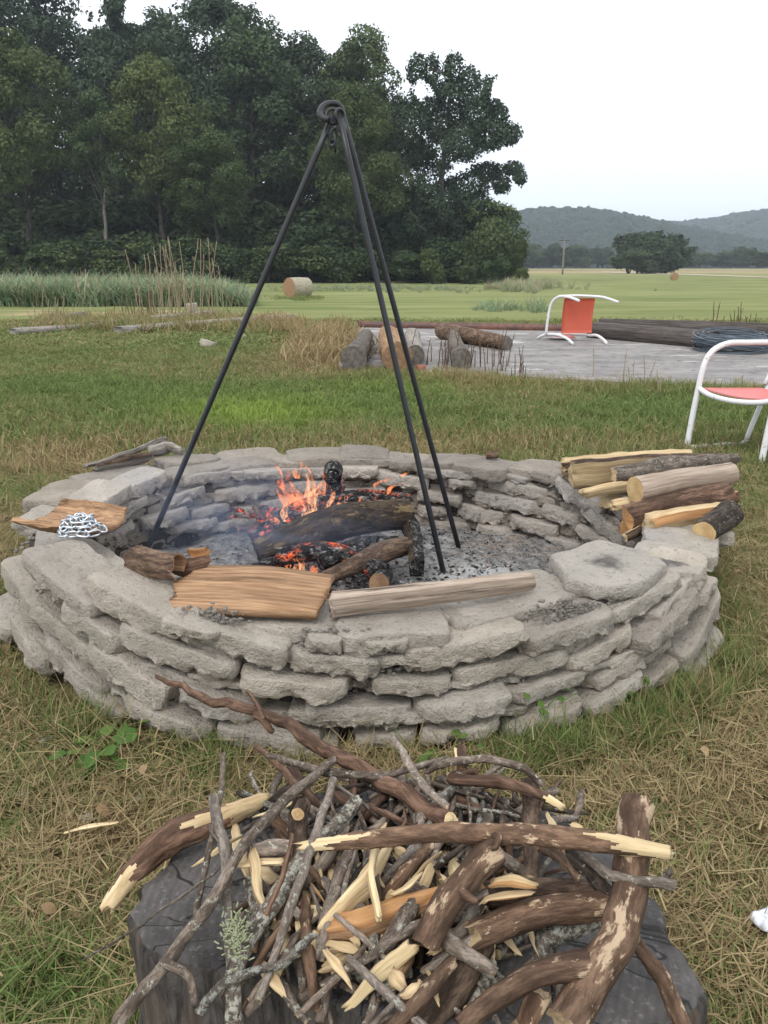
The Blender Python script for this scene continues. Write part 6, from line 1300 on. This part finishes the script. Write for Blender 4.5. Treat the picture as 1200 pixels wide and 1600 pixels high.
weed(985, 1098, 16, .6, 'leafy weed at the right foot of the wall', .05, .09); weed(700, 1190, 18, .5, 'low leafy weed beside the wall base right of centre', .07, .06); weed(830, 1140, 26, .5, 'tall leafy weed leaning on the front right of the wall', .10, .13); weed(900, 1100, 22, .5, 'leafy weed tuft at the front right stones', .08, .12)
for k in range(16):
    y_ = random.uniform(1.0, 3.4); x_ = random.uniform(-1, 1)*(y_*.5+.1)
    if free(np.array([x_]), np.array([y_]))[0]:
        a_, b_ = proj(np.array(x_), np.array(y_), 0.); weed(float(a_), float(b_), 9, random.uniform(.35, .6), 'small low broadleaf plant growing in the lawn', .035, .035); [tag(q_w, group='small broadleaf plants in the lawn') for q_w in col.objects if q_w.get('label') == 'small low broadleaf plant growing in the lawn']
weed(200, 1170, 14, .6, 'small weed hugging the wall lower left', .05, .06)
# tall dry stalks left
def stalks(px, py, n, hpx, spread, label, m):
    org = pg(px, py); t = thing('dry_stalk_clump', tuple(org), label, 'weed clump'); D = depth(org)/FPX
    for k in range(n):
        x, y = random.gauss(0, spread*D), random.gauss(0, .3); h = random.uniform(.4, 1)*hpx*D; lx = random.gauss(0, .12)*h; mb = MB()
        addtube(mb, [(x, y, -.02), (x+lx*.4, y, h*.5), (x+lx, y, h)], [.009*D*110, .004*D*110], 5, 8, wob=0, kink=.02*h, single=0)
        for q in range(3):
            f = random.uniform(.4, .95); p0 = np.array([x+lx*f*f, y, h*f]); addtube(mb, [p0, p0+np.array([random.gauss(0, .1), random.gauss(0, .05), .12])*h*.5], .003*D*110, 4, 4, wob=0, single=0)
        mb.build('stalk', m, t, org=(0, 0, 0), loc=(0, 0, 0))
M['straw'] = mat('dry_stalks', lambda n: (n.col((.30, .24, .155)), n.rough(.9, .1))); M['stalk_brown'] = mat('brown_dead_stalks', lambda n: (n.col((.11, .07, .05)), n.rough(.9, .1)))
stalks(285, 500, 34, 125, 32, 'tall dry straw stalks standing in front of the reeds', M['straw']); stalks(215, 498, 14, 45, 14, 'dark dead stalks by the fallen timbers', M['stalk_brown']); stalks(720, 575, 30, 62, 40, 'reddish dead weeds in front of the slab logs', M['stalk_brown']); stalks(1140, 512, 12, 40, 12, 'bare dead weed behind the wire coil', M['stalk_brown']); stalks(790, 590, 14, 50, 24, 'thin dead weeds at the slab edge', M['stalk_brown']); stalks(85, 515, 12, 60, 26, 'thin dry stalks at the far left timber', M['straw'])
stalks(990, 605, 8, 70, 20, 'two tall thin dry stems before the slab', M['straw'])

# ------------------------------------------------------------------ smoke and air
def vol(name, dens, colr, noise=None, aniso=.2):
    m = bpy.data.materials.new(name); m.use_nodes = True; t = m.node_tree; t.nodes.clear(); out = t.nodes.new('ShaderNodeOutputMaterial'); v = t.nodes.new('ShaderNodeVolumePrincipled')
    v.inputs['Color'].default_value = (*colr, 1); v.inputs['Density'].default_value = dens; v.inputs['Anisotropy'].default_value = aniso; t.links.new(v.outputs[0], out.inputs['Volume'])
    if noise:
        tc_ = t.nodes.new('ShaderNodeTexCoord'); ln = t.nodes.new('ShaderNodeVectorMath'); ln.operation = 'LENGTH'; nz2 = t.nodes.new('ShaderNodeTexNoise'); nz2.inputs['Scale'].default_value = noise; nz2.inputs['Detail'].default_value = 3; nz2.inputs['Distortion'].default_value = 1.2
        mr = t.nodes.new('ShaderNodeMapRange'); mr.inputs[1].default_value = 1.; mr.inputs[2].default_value = .2; mr.inputs[3].default_value = 0; mr.inputs[4].default_value = 1
        m2 = t.nodes.new('ShaderNodeMapRange'); m2.inputs[1].default_value = .42; m2.inputs[2].default_value = .72; mu = t.nodes.new('ShaderNodeMath'); mu.operation = 'MULTIPLY'; mu2 = t.nodes.new('ShaderNodeMath'); mu2.operation = 'MULTIPLY'; mu2.inputs[1].default_value = dens
        t.links.new(tc_.outputs['Object'], ln.inputs[0]); t.links.new(tc_.outputs['Object'], nz2.inputs['Vector']); t.links.new(ln.outputs['Value'], mr.inputs[0]); t.links.new(nz2.outputs[0], m2.inputs[0]); t.links.new(mr.outputs[0], mu.inputs[0]); t.links.new(m2.outputs[0], mu.inputs[1]); t.links.new(mu.outputs[0], mu2.inputs[0]); t.links.new(mu2.outputs[0], v.inputs['Density'])
    return m
bm = bmesh.new(); bmesh.ops.create_icosphere(bm, subdivisions=3, radius=1.); sm = bpy.data.meshes.new('smoke'); bm.to_mesh(sm); bm.free(); sm.materials.append(vol('smoke', 2.4, (.55, .68, .98), 2.2))
o = obj('smoke', sm, None, (-.42, 2.55, .24), (0, .2, 0)); o.scale = (.55, .36, .22); tag(o, 'thin blue smoke drifting low over the left of the fire', kind='stuff')
mb = MB(); mb.box((400, 1180, 63), (4400, 2700, 160)); 
hm = mb.build('haze', vol('haze', .00032, (.80, .88, 1.0), None, 0), smooth=False); tag(hm, 'thin haze over the fields', kind='stuff')
